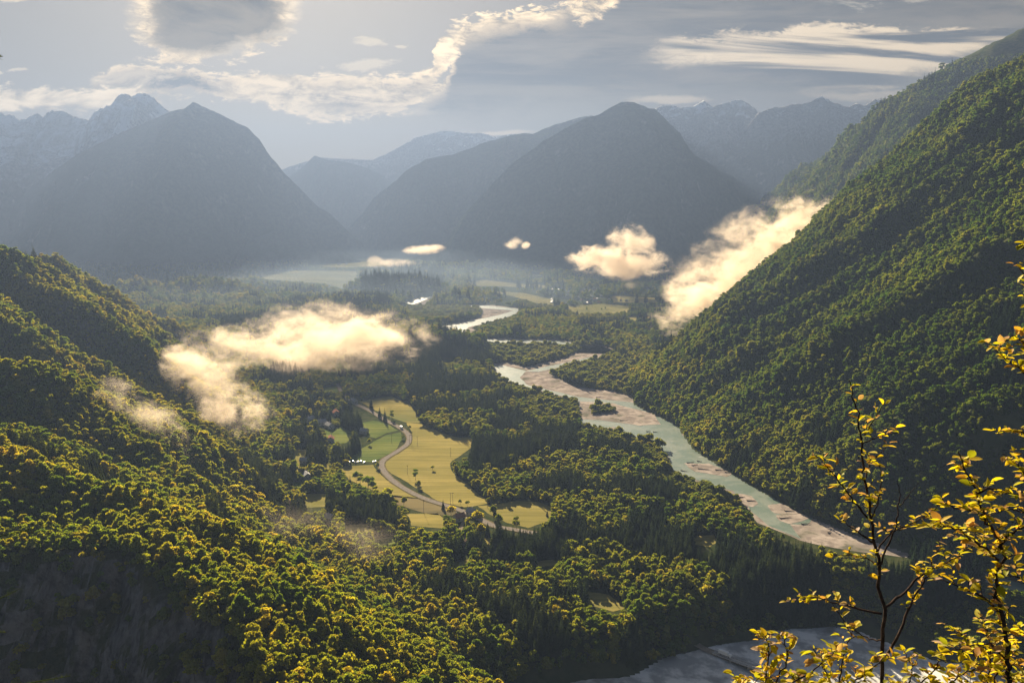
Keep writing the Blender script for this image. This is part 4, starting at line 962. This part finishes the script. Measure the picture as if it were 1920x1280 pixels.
x, y = ground(751.5, 803.5); k = int(np.argmin(np.hypot(ROAD[:, 0] - x, ROAD[:, 1] - y))); d = ROAD[k + 1] - ROAD[k]
vehicle('box_truck', (float(ROAD[k][0]), float(ROAD[k][1]), .48), math.atan2(d[1], d[0]), 8.5, 2.5, 3.4, 'white box truck driving round the upper bend of the valley road', 'truck', box=True)
for k, a in enumerate((649, 656, 662, 667, 672, 677, 683, 700, 704)):
    x, y = ground(a, 867 - (k % 3) * .8); vehicle('parked_car', (float(x), float(y), .12), 1.57 + .2 * (k % 3), 4.3, 1.8, 1.5, 'small white car in the parked row beside the green meadow', 'car', 'cars parked beside the green meadow')

# ------------------------------------------------------------------ bridge over the shaded riverbed
def bridge():
    p0 = np.array([float(v) for v in ground(1338, 1219, -20)]); p1 = np.array([float(v) for v in ground(1440, 1264, -23)]); c = (p0 + p1) / 2; L_ = float(np.linalg.norm(p1 - p0)); rz = math.atan2(*(p1 - p0)[::-1])
    o = thing('road_bridge', (float(c[0]), float(c[1]), float(BEDZ(c[0])) + 3.0), 'low steel girder bridge carrying the dirt track across the shaded riverbed', 'bridge', None, rz)
    b = MB(); b.box((0, 0, 0), (L_, 5.2, .5)); b.build('deck', M['concrete'], o)
    for s in (-1, 1):
        t = MB(); n = int(L_ / 3); yy = s * 2.7
        for z in (.45, 2.0): t.box((0, yy, z), (L_, .18, .22))
        for k in range(n):
            x0 = -L_ / 2 + k * L_ / n; x1 = x0 + L_ / n; t.tube([(x0, yy, .45), ((x0 + x1) / 2, yy, 2.0)], .07, 4); t.tube([((x0 + x1) / 2, yy, 2.0), (x1, yy, .45)], .07, 4)
        t.build('side_truss', M['metal'], o)
    for x in (-L_ / 2 + 1, -L_ / 6, L_ / 6, L_ / 2 - 1):
        t = MB(); t.box((x, 0, -1.9), (1.1, 4.6, 3.3), 0, .85); t.build('pier', M['concrete'], o)
    return p0, rz
_p0, _rz = bridge()
x, y = ground(1360, 1226, -26); vehicle('box_truck', (float(_p0[0] + 9 * math.cos(_rz)), float(_p0[1] + 9 * math.sin(_rz)), float(BEDZ(_p0[0] + 9)) + 3.3), _rz, 10, 2.5, 3.3, 'long white truck crossing the bridge over the shaded riverbed', 'truck', box=True)

# ------------------------------------------------------------------ driftwood
def log(px, py, L_, rz, label, z=.3, seed=0):
    rnd = random.Random(seed); x, y = ground(px, py, z); b = MB()
    pts = [(-L_ / 2 + L_ * t, rnd.uniform(-.3, .3) * (0 < t < 1), .35 + .12 * rnd.random()) for t in (0, .3, .65, 1)]
    b.tube(pts, [.55, .42, .3, .12], 7)
    for k in range(4):
        t = rnd.uniform(.35, .9); q = Vector((-L_ / 2 + L_ * t, 0, .4)); b.tube([q, q + Vector((rnd.uniform(.6, 1.6), rnd.choice((-1, 1)) * rnd.uniform(.6, 1.6), rnd.uniform(.3, 1.3)))], [.14, .04], 4)
    r_ = MB()
    for k in range(7):
        a = k * .9; r_.tube([(-L_ / 2, 0, .5), (-L_ / 2 - .5, 1.2 * math.cos(a), max(.1, .6 + 1.1 * math.sin(a)))], [.22, .06], 4)
    o = thing('driftwood_log', (float(x), float(y), z), label, 'log', None, rz); b.build('stem', M['drift'], o, True); r_.build('roots', M['drift'], o); return o
for k, (a, b, L_, rz, lab) in enumerate([(1295, 867, 10, .3, 'upper left driftwood log of the group lying in the shallow river'), (1312, 865, 6, -.5, 'short driftwood log at the top of the group in the shallow river'), (1303, 872, 8, .4, 'middle driftwood log of the group in the shallow river'),
        (1322, 880, 16, -.35, 'longest driftwood log, lying on the narrow mid-river bar'), (1283, 883, 8, -.6, 'driftwood log near the left bank below the group'), (1349, 881, 9, -.1, 'driftwood log at the middle of the mid-river bar'), (1366, 886, 8, -.4, 'driftwood log at the right end of the mid-river bar'),
        (1391, 932, 7, .1, 'stubby log on the small bar by the left bank'), (1409, 939, 9, -.1, 'log at the right of the small bar by the left bank'), (1481, 958, 10, -.1, 'log on the sunlit shallows above the big gravel bar'), (1473, 971, 12, .2, 'long log at the left edge of the big gravel bar'),
        (1512, 982, 10, .15, 'log lying flat in the middle of the big gravel bar'), (1527, 968, 13, .25, 'branching log at the top edge of the big gravel bar'), (1555, 997, 7, .9, 'upright snag on the big gravel bar'), (1216, 809, 6, .2, 'log at the left of the snags below the gravel island'),
        (1229, 810, 6, -.3, 'log at the right of the snags below the gravel island'), (1170, 788, 12, .1, 'log stranded on the near edge of the gravel island'), (1125, 745, 12, -.1, 'dark log on the gravel bar beyond the island')]):
    log(a, b, L_, rz, lab, .35, k)

# ------------------------------------------------------------------ low clouds
def cloud_mat(name, dens, soft=1.0, nscale=.018, erode=.95, zs=1.5, col=(.86, .745, .60), fade=1.0):
    m, nt = mat(name); tc = nt.nodes.new('ShaderNodeTexCoord'); ln = nt.nodes.new('ShaderNodeVectorMath'); ln.operation = 'LENGTH'; nt.links.new(tc.outputs['Object'], ln.inputs[0])
    r = E(nt, ln.outputs['Value']); P, g = pos(nt); mp = nt.nodes.new('ShaderNodeMapping'); nt.links.new(P, mp.inputs[0]); mp.inputs['Scale'].default_value = (1, 1, zs)
    n = noise(nt, mp.outputs[0], nscale, 6, .62, .5)
    n = n * .72 + noise(nt, mp.outputs[0], nscale * 4.5, 4, .65, .8) * .28
    f = (r * -1.0 + .80) * soft + (n - .5) * erode * 4.4
    d = f.sstep(.02, fade) * r.sstep(.82, 1., 1, 0) * dens
    p = nt.nodes.new('ShaderNodeVolumePrincipled'); nt.links.new(d.s, p.inputs['Density']); p.inputs['Color'].default_value = (*col, 1); p.inputs['Anisotropy'].default_value = .4
    out = nt.nodes.new('ShaderNodeOutputMaterial'); nt.links.new(p.outputs[0], out.inputs['Volume']); m.cycles.volume_step_rate = 1.0; return m
M['cloud'] = cloud_mat('low_cloud', .020); M['cloud_far'] = cloud_mat('far_cloud', .020, fade=.7, nscale=.011); M['mist'] = cloud_mat('thin_mist', .007, soft=.9, nscale=.014, erode=.7); M['wisp'] = cloud_mat('cloud_wisp', .014, nscale=.022); M['far_mist'] = cloud_mat('far_mist', .002, soft=.9, nscale=.008, erode=.7, col=(.5, .48, .46)); M['valley_mist'] = cloud_mat('valley_mist', .00095, soft=1.6, nscale=.003, erode=.5, col=(.15, .20, .27))
def ico(sub=3):
    import bmesh
    bm = bmesh.new(); bmesh.ops.create_icosphere(bm, subdivisions=sub, radius=1.0); me = bpy.data.meshes.new('puff'); bm.to_mesh(me); bm.free(); return me
def cloud(label, Y, puffs, m='cloud', cat='cloud'):
    p = None
    for k, (cx, cy_, rx, rz_, ry, ang) in enumerate(puffs):
        me = ico(); me.materials.append(M[m]); w = at(cx, cy_, Y); s = Y / FPX
        o = link('cloud' if cat == 'cloud' else 'mist', me) if k == 0 else link('puff', me)
        o.location = tuple(w); o.scale = (rx * s, ry, rz_ * s); o.rotation_euler = (0, R(ang), 0)
        if k == 0: p = o; tag(o, label, cat)
        else:
            o.parent = p; bpy.context.view_layer.update(); o.matrix_parent_inverse = p.matrix_world.inverted()
cloud('large cream cloud bank floating low over the valley woods left of the river', 1500, [(610, 640, 200, 88, 150, 0), (470, 655, 150, 52, 90, 12), (700, 630, 140, 50, 90, 4)])
cloud('ragged cream cloud plume sliding down the left hillside into the valley', 1010, [(405, 725, 160, 58, 70, 46), (445, 785, 90, 58, 55, 10), (345, 668, 70, 36, 45, 20)], 'cloud')
cloud('thin cloud wisp clinging to the left hillside ridge', 740, [(270, 782, 120, 48, 50, 44), (345, 845, 100, 34, 40, 38)], 'cloud')
cloud('bright billowing cloud standing above the far village', 3000, [(1165, 492, 108, 38, 160, 3), (1180, 462, 56, 48, 110, 20), (1110, 482, 60, 28, 100, -8)], 'cloud_far')
cloud('big cream cloud leaning against the right hillside above the river', 1640, [(1405, 498, 215, 108, 120, -36), (1315, 560, 120, 74, 90, -25), (1490, 438, 120, 78, 80, -30)])
cloud('small ragged cloud between the billowing cloud and the right hillside', 2100, [(1285, 520, 56, 20, 60, -22), (1275, 545, 40, 30, 60, -40)], 'wisp')
cloud('flat bright cloud strip over the far fields below the gap', 4300, [(735, 494, 70, 11, 160, 0), (706, 488, 26, 12, 90, 0)], 'wisp')
cloud('small slanting cloud above the far fields', 4300, [(795, 468, 46, 11, 160, -4)], 'cloud_far')
cloud('tiny cloud pair in front of the middle mountain, left piece', 3900, [(962, 456, 22, 13, 90, -12)], 'cloud_far')
cloud('tiny cloud pair in front of the middle mountain, right piece', 3900, [(984, 461, 13, 8, 60, -30)], 'cloud_far')
cloud('warm mist drifting over the lit trees below the dark spruces', 640, [(560, 978, 120, 30, 60, 6), (680, 1005, 130, 20, 60, 12)], 'mist', 'mist')
cloud('thin mist layer lying behind the far wooded knoll', 3500, [(400, 522, 190, 16, 300, 3)], 'far_mist', 'mist')
cloud('pale mist spreading over the far woods at the foot of the gap', 4300, [(760, 480, 260, 22, 300, 0)], 'valley_mist', 'mist')
cloud('broad thin mist lying over the far valley floor below the mountains', 3300, [(760, 535, 760, 62, 1750, 0)], 'valley_mist', 'mist')
cloud('small pale mist tuft above the right end of the far meadows', 2700, [(1185, 535, 26, 10, 60, -6)], 'mist', 'mist')

# ------------------------------------------------------------------ foreground saplings
def sap_leaf_mat():
    m, nt = mat('autumn_leaves'); at_ = nt.nodes.new('ShaderNodeAttribute'); at_.attribute_name = 'tint'; v = E(nt, at_.outputs['Fac'])
    cr = nt.nodes.new('ShaderNodeValToRGB'); nt.links.new(v.s, cr.inputs[0]); el = cr.color_ramp.elements
    cols = [(0, (.14, .17, .015)), (.3, (.30, .29, .018)), (.6, (.52, .43, .02)), (.8, (.56, .40, .03)), (.9, (.34, .17, .04)), (1, (.42, .30, .20))]
    while len(el) < len(cols): el.new(.5)
    for i, (p, c) in enumerate(cols): el[i].position = p; el[i].color = (*c, 1)
    P, g = pos(nt); n = noise(nt, P, 160., 4, .6); c = mixc(nt, n.sstep(.56, .70) * .7, cr.outputs[0], (.20, .10, .03))
    d = nt.nodes.new('ShaderNodeBsdfPrincipled'); nt.links.new(c, d.inputs['Base Color']); d.inputs['Roughness'].default_value = .62; d.inputs['Specular IOR Level'].default_value = .15
    t = nt.nodes.new('ShaderNodeBsdfTranslucent'); nt.links.new(mixc(nt, 1., c, (1.25, 1.2, .5), 'MULTIPLY'), t.inputs[0]); mx = nt.nodes.new('ShaderNodeMixShader'); mx.inputs[0].default_value = .5
    nt.links.new(d.outputs[0], mx.inputs[1]); nt.links.new(t.outputs[0], mx.inputs[2]); out = nt.nodes.new('ShaderNodeOutputMaterial'); nt.links.new(mx.outputs[0], out.inputs[0]); return m
M['autumn'] = sap_leaf_mat()
class Leaves:
    def __init__(s, seed): s.v = []; s.f = []; s.t = []; s.r = random.Random(seed)
    def leaf(s, p, d, size, tint):
        r = s.r; up = Vector((r.gauss(0, .45), r.gauss(0, .45), 1)).normalized(); d = d.normalized(); sd = d.cross(up).normalized(); up = sd.cross(d)
        L_ = size; W_ = size * r.uniform(.24, .31); fold = r.uniform(.15, .7); curl = r.uniform(-.25, .10)
        prof = [(0, 0), (.22, .78), (.5, 1.), (.78, .68), (1., 0)]; b = len(s.v); mids = []; 
        for t, w in prof:
            c = p + d * L_ * t + up * (curl * L_ * t * t)
            s.v.append(tuple(c)); s.v.append(tuple(c + sd * W_ * w + up * W_ * w * fold)); s.v.append(tuple(c - sd * W_ * w + up * W_ * w * fold))
        for k in range(4):
            i = b + 3 * k; s.f.append((i, i + 3, i + 4, i + 1)); s.f.append((i, i + 2, i + 5, i + 3)); s.t += [tint] * 2
    def build(s, parent, name='foliage'):
        me = bpy.data.meshes.new(name); me.from_pydata(s.v, [], s.f); a = me.attributes.new('tint', 'FLOAT', 'FACE'); a.data.foreach_set('value', s.t)
        me.polygons.foreach_set('use_smooth', [True] * len(me.polygons)); me.update(); return link(name, me, parent, M['autumn'])
def bez(pts, n=5):
    P = [Vector(p) for p in pts]; P = [2 * P[0] - P[1]] + P + [2 * P[-1] - P[-2]]; out = []
    for i in range(1, len(P) - 2):
        for k in range(n):
            t = k / n; a, b, c, d = P[i - 1:i + 3]; out.append(.5 * ((2 * b) + (c - a) * t + (2 * a - 5 * b + 4 * c - d) * t * t + (3 * b - a - 3 * c + d) * t ** 3))
    out.append(P[-2]); return out
def px3(p, Y): return Vector(at(p[0], p[1], Y).tolist())
def sapling(name, label, cat, root, limbs, seed, Y, leafsize=.031):
    """limbs: (name, radius0, radius1, [(px, py, dY)...], leafiness 0..1, first fraction with leaves, twig length)"""
    r = random.Random(seed); rt = px3(root, Y); gz = float(H_cam(np.array([rt.x]), np.array([rt.y]))[0]); base = Vector((rt.x, rt.y, gz - .05))
    o = thing(name, tuple(base), label, cat); inv_ = -base; lv = Leaves(seed)
    for k, (nm, r0, r1, pts, leafy, f0, tw) in enumerate(limbs):
        P = [px3((a, b), Y + dy) for a, b, dy in pts]
        if k == 0 or nm == 'stem': P = [Vector((P[0].x + .03, P[0].y, gz - .05))] + P
        C = bez(P, 5); C = [c + Vector((r.gauss(0, 1), r.gauss(0, 1), r.gauss(0, 1))) * min(.004, r0 * .6) if 0 < i < len(C) - 1 else c for i, c in enumerate(C)]
        n = len(C); rad = [r0 + (r1 - r0) * i / (n - 1) for i in range(n)]
        mb = MB(); mb.tube([c + inv_ for c in C], rad, 7)
        # side twigs with leaves
        Ls = [0]
        for i in range(1, n): Ls.append(Ls[-1] + (C[i] - C[i - 1]).length)
        tot = Ls[-1]; s = tot * f0; side = 1
        while leafy > 0 and s < tot:
            i = max(1, next((j for j in range(n) if Ls[j] >= s), n - 1)); q = C[i - 1].lerp(C[i], min(1, max(0, (s - Ls[i - 1]) / max(1e-5, Ls[i] - Ls[i - 1])))); dr = (C[i] - C[i - 1]).normalized()
            side = -side; t = s / tot; lt = tw * (1.15 - .55 * t) * r.uniform(.5, 1.3)
            sd = Vector((side * r.uniform(.5, 1.), r.uniform(-.8, .8), r.uniform(-.1, .5))); d = (dr * .55 + sd * .8).normalized()
            e = [q, q + d * lt * .5 + Vector((0, 0, r.uniform(-.01, .012))), q + d * lt + Vector((0, 0, r.uniform(-.02, .015)))]
            if lt > .02: mb.tube([c + inv_ for c in e], [max(.0012, rad[i] * .42), .0012, .0007], 4)
            m = max(2, int(round((3 + lt * 80) * leafy * r.uniform(.7, 1.5) * .95))); ls = 1
            for j in range(m):
                u = (j + .6) / m; c = e[0].lerp(e[1], u * 2) if u < .5 else e[1].lerp(e[2], u * 2 - 1); ls = -ls
                hd = Vector((r.gauss(0, .5) + ls * .8, r.gauss(0, .6), r.gauss(-.08, .30))) + d * .6
                tint = r.choice((.15, .3, .45, .55, .6, .62, .7, .78, .85, .93, .98)) + r.uniform(-.05, .05)
                lv.leaf(c + inv_, hd, leafsize * r.choice((.4, .5, .6, .7, .85, 1.0, 1.15)) * r.uniform(.85, 1.15), min(1, max(0, tint)))
            s += r.uniform(.011, .026) / max(.35, leafy)
        mb.build(nm, M['twig_bark'], o, True)
    if lv.f: lv.build(o)
    return o
sapling('beech_sapling', 'tall thin sapling with black stem and sparse yellow leaves in the near foreground', 'sapling', (1655, 1330), [
    ('stem', .0078, .0014, [(1655, 1290, 0), (1655, 1180, 0), (1650, 1080, .01), (1637, 1000, 0), (1625, 940, .0), (1618, 860, -.01), (1612, 800, 0), (1600, 745, .01), (1592, 712, .01)], .55, .60, .035),
    ('branch', .0060, .0014, [(1657, 1238, 0), (1680, 1200, .03), (1703, 1144, .06), (1727, 1097, .08), (1743, 1064, .1), (1765, 1010, .12)], .6, .4, .05),
    ('branch', .0050, .0012, [(1657, 1139, 0), (1699, 1107, .05), (1736, 1069, .1), (1783, 1050, .14), (1822, 1025, .2), (1850, 1000, .22)], .7, .35, .06),
    ('branch', .0038, .0008, [(1647, 1064, 0), (1671, 1008, -.02), (1682, 971, -.04), (1687, 933, -.05), (1684, 900, -.06)], 0, .9, .02),
    ('branch', .0018, .0006, [(1687, 950, -.05), (1702, 930, -.05), (1722, 905, -.06)], 0, .9, .02),
    ('branch', .0032, .0009, [(1636, 1017, 0), (1612, 999, .04), (1590, 984, .07), (1572, 975, .09)], .7, .4, .03),
    ('branch', .0042, .0010, [(1654, 1150, 0), (1600, 1138, .05), (1560, 1128, .1), (1520, 1120, .12), (1488, 1128, .14)], .75, .25, .05),
    ('branch', .0036, .0009, [(1626, 970, 0), (1602, 940, -.03), (1575, 905, -.06), (1556, 880, -.07), (1534, 860, -.08)], .75, .3, .045),
    ('branch', .0026, .0009, [(1620, 900, 0), (1632, 870, .04), (1650, 850, .06), (1662, 835, .07)], .7, .2, .04),
    ('branch', .0022, .0008, [(1621, 815, 0), (1640, 785, .03), (1652, 765, .04), (1663, 748, .05)], .6, .2, .03),
    ('branch', .0022, .0008, [(1615, 832, 0), (1645, 820, .04), (1668, 814, .06), (1690, 808, .08)], .6, .3, .03),
    ('branch', .0030, .0009, [(1648, 1060, 0), (1628, 1048, .05), (1600, 1040, .08), (1560, 1042, .1)], .6, .3, .04),
    ('branch', .0034, .0009, [(1642, 1040, 0), (1668, 1000, .08), (1700, 985, .12), (1745, 960, .16), (1775, 925, .18)], .7, .3, .05),
    ('branch', .0030, .0010, [(1655, 1200, 0), (1625, 1195, .06), (1590, 1170, .1), (1560, 1130, .1)], .2, .5, .03),
    ('branch', .0026, .0009, [(1632, 975, 0), (1646, 940, -.03), (1652, 905, -.05), (1650, 870, -.06)], .7, .3, .03),
], 5, 2.7)
sapling('beech_sapling', 'leafy sapling with big bright yellow leaves rising at the right of the tall thin one', 'sapling', (1895, 1330), [
    ('stem', .0080, .0016, [(1893, 1290, 0), (1891, 1240, 0), (1881, 1167, 0), (1869, 1102, 0), (1877, 1031, .0), (1842, 961, 0), (1818, 895, 0), (1796, 846, 0)], .95, .12, .05),
    ('branch', .0040, .0010, [(1878, 1150, 0), (1845, 1120, .04), (1800, 1098, .06), (1760, 1085, .08)], .8, .2, .05),
    ('branch', .0040, .0010, [(1872, 1050, 0), (1830, 1015, -.03), (1790, 990, -.05), (1750, 985, -.06)], .95, .1, .05),
    ('branch', .0040, .0010, [(1872, 1030, 0), (1895, 1000, -.04), (1925, 985, -.06), (1960, 980, -.06)], .9, .1, .05),
    ('branch', .0034, .0010, [(1845, 965, 0), (1820, 958, .05), (1785, 950, .08), (1762, 935, .1)], .9, .1, .045),
    ('branch', .0034, .0010, [(1830, 925, 0), (1860, 915, -.03), (1895, 925, -.05), (1930, 935, -.05)], .9, .1, .045),
    ('branch', .0034, .0010, [(1888, 1235, 0), (1850, 1205, .04), (1800, 1215, .08), (1760, 1225, .1)], .9, .1, .05),
], 9, 2.15, .033)
sapling('beech_sapling', 'slender leafy tree whose branches reach in from the right edge', 'sapling', (1975, 1340), [
    ('stem', .012, .0022, [(1972, 1290, 0), (1966, 1100, 0), (1958, 900, 0), (1950, 740, 0), (1940, 600, 0), (1926, 480, 0), (1915, 460, 0)], .6, .25, .05),
    ('branch', .0044, .0010, [(1956, 860, 0), (1930, 820, .03), (1900, 805, .05), (1868, 812, .06)], .95, .1, .05),
    ('branch', .0044, .0010, [(1962, 960, 0), (1935, 910, .03), (1905, 870, .05), (1880, 850, .06)], .9, .2, .05),
    ('branch', .0040, .0010, [(1950, 730, 0), (1925, 700, .03), (1895, 680, .05), (1862, 652, .06)], .95, .2, .05),
    ('branch', .0036, .0010, [(1946, 680, 0), (1925, 650, .03), (1905, 632, .05), (1885, 640, .06)], .9, .2, .05),
    ('branch', .0036, .0010, [(1960, 1000, 0), (1925, 965, .03), (1890, 955, .05), (1860, 965, .06)], .85, .2, .05),
    ('branch', .0030, .0008, [(1936, 560, 0), (1922, 520, .03), (1905, 492, .05)], .5, .3, .03),
    ('branch', .0036, .0010, [(1966, 1130, 0), (1930, 1090, .03), (1900, 1080, .05), (1870, 1075, .06)], .7, .2, .05),
], 15, 2.5)
for k, (rx, lab, pts) in enumerate([(1430, 'leftmost low bush of the foreground, with small yellow leaves', [[(1432, 1300), (1440, 1240), (1437, 1200), (1428, 1190)], [(1450, 1310), (1475, 1240), (1470, 1200), (1462, 1188)], [(1470, 1310), (1520, 1260), (1560, 1225), (1572, 1215)], [(1420, 1310), (1395, 1280), (1375, 1272)]]),
        (1560, 'low leafy bush left of the foot of the tall sapling', [[(1560, 1310), (1545, 1250), (1530, 1225), (1520, 1210)], [(1575, 1310), (1580, 1240), (1592, 1200), (1605, 1175)], [(1590, 1310), (1620, 1265), (1650, 1240), (1668, 1232)], [(1540, 1310), (1500, 1280), (1480, 1262)]]),
        (1715, 'low leafy bush right of the foot of the tall sapling', [[(1700, 1310), (1710, 1260), (1705, 1235), (1695, 1222)], [(1720, 1310), (1750, 1260), (1770, 1225), (1790, 1200)], [(1740, 1310), (1780, 1280), (1820, 1255), (1850, 1250)], [(1690, 1310), (1670, 1285), (1660, 1270)]]),
        (1850, 'low leafy bush at the bottom right corner', [[(1840, 1310), (1835, 1250), (1815, 1205), (1790, 1185)], [(1860, 1310), (1880, 1250), (1900, 1200), (1915, 1180)], [(1880, 1310), (1905, 1270), (1930, 1250)], [(1850, 1310), (1858, 1230), (1850, 1180), (1840, 1150)], [(1820, 1310), (1800, 1270), (1790, 1250)]])]):
    sapling('leafy_bush', lab, 'bush', (rx, 1330), [('stem', .0035, .0009, [(a, b, .03 * j) for j, (a, b) in enumerate(p)], .95, .15, .05) for p in pts], 30 + k, 2.2 + .12 * k)
# dark conifer twig at the left edge
def conifer_twig():
    Y = 6.0; tip = px3((5, 106), Y); o = thing('conifer', (tip.x - 1.6, tip.y + .3, float(H_cam(np.array([tip.x - 1.6]), np.array([tip.y + .3]))[0]) - .1), 'dark conifer whose branch tip just enters at the left edge', 'tree')
    b = Vector(o.location); mb = MB(); h = tip.z - b.z + .8; mb.tube([(0, 0, 0), (.05, 0, h * .5), (0, 0, h)], [.09, .06, .015], 8); mb.build('trunk', M['bark'], o, True)
    n = MB(); rnd = random.Random(3)
    for k in range(46):
        z = h * (.30 + .7 * k / 46); a = k * 2.4; L_ = 1.5 * (1 - .75 * k / 46) 
        p0 = Vector((0, 0, z)); p1 = p0 + Vector((math.cos(a) * L_, math.sin(a) * L_, .1)); 
        if p1.x > 1.45: p1.x = 1.45
        n.tube([p0, p0.lerp(p1, .5) + Vector((0, 0, .05)), p1], [.012, .008, .003], 4)
        for j in range(60):
            u = rnd.uniform(.25, 1); q = p0.lerp(p1, u); dd = Vector((rnd.gauss(0, 1), rnd.gauss(0, 1), rnd.gauss(0, .6))).normalized() * .05; s_ = dd.cross(Vector((0, 0, 1))).normalized() * .003
            n.add([q - s_, q + s_, q + dd], [(0, 1, 2)])
    p1 = tip - b; p0 = Vector((0, 0, p1.z - .15)); n.tube([p0, p0.lerp(p1, .6) + Vector((0, 0, .04)), p1], [.014, .008, .003], 5)
    for j in range(160):
        u = rnd.uniform(.3, 1.); q = p0.lerp(p1, u); dd = Vector((rnd.gauss(.4, 1), rnd.gauss(0, 1), rnd.gauss(.3, .6))).normalized() * .055; s_ = dd.cross(Vector((0, 1, 0))).normalized() * .003
        n.add([q - s_, q + s_, q + dd], [(0, 1, 2)])
    n.build('crown', M['needles'], o)
conifer_twig()
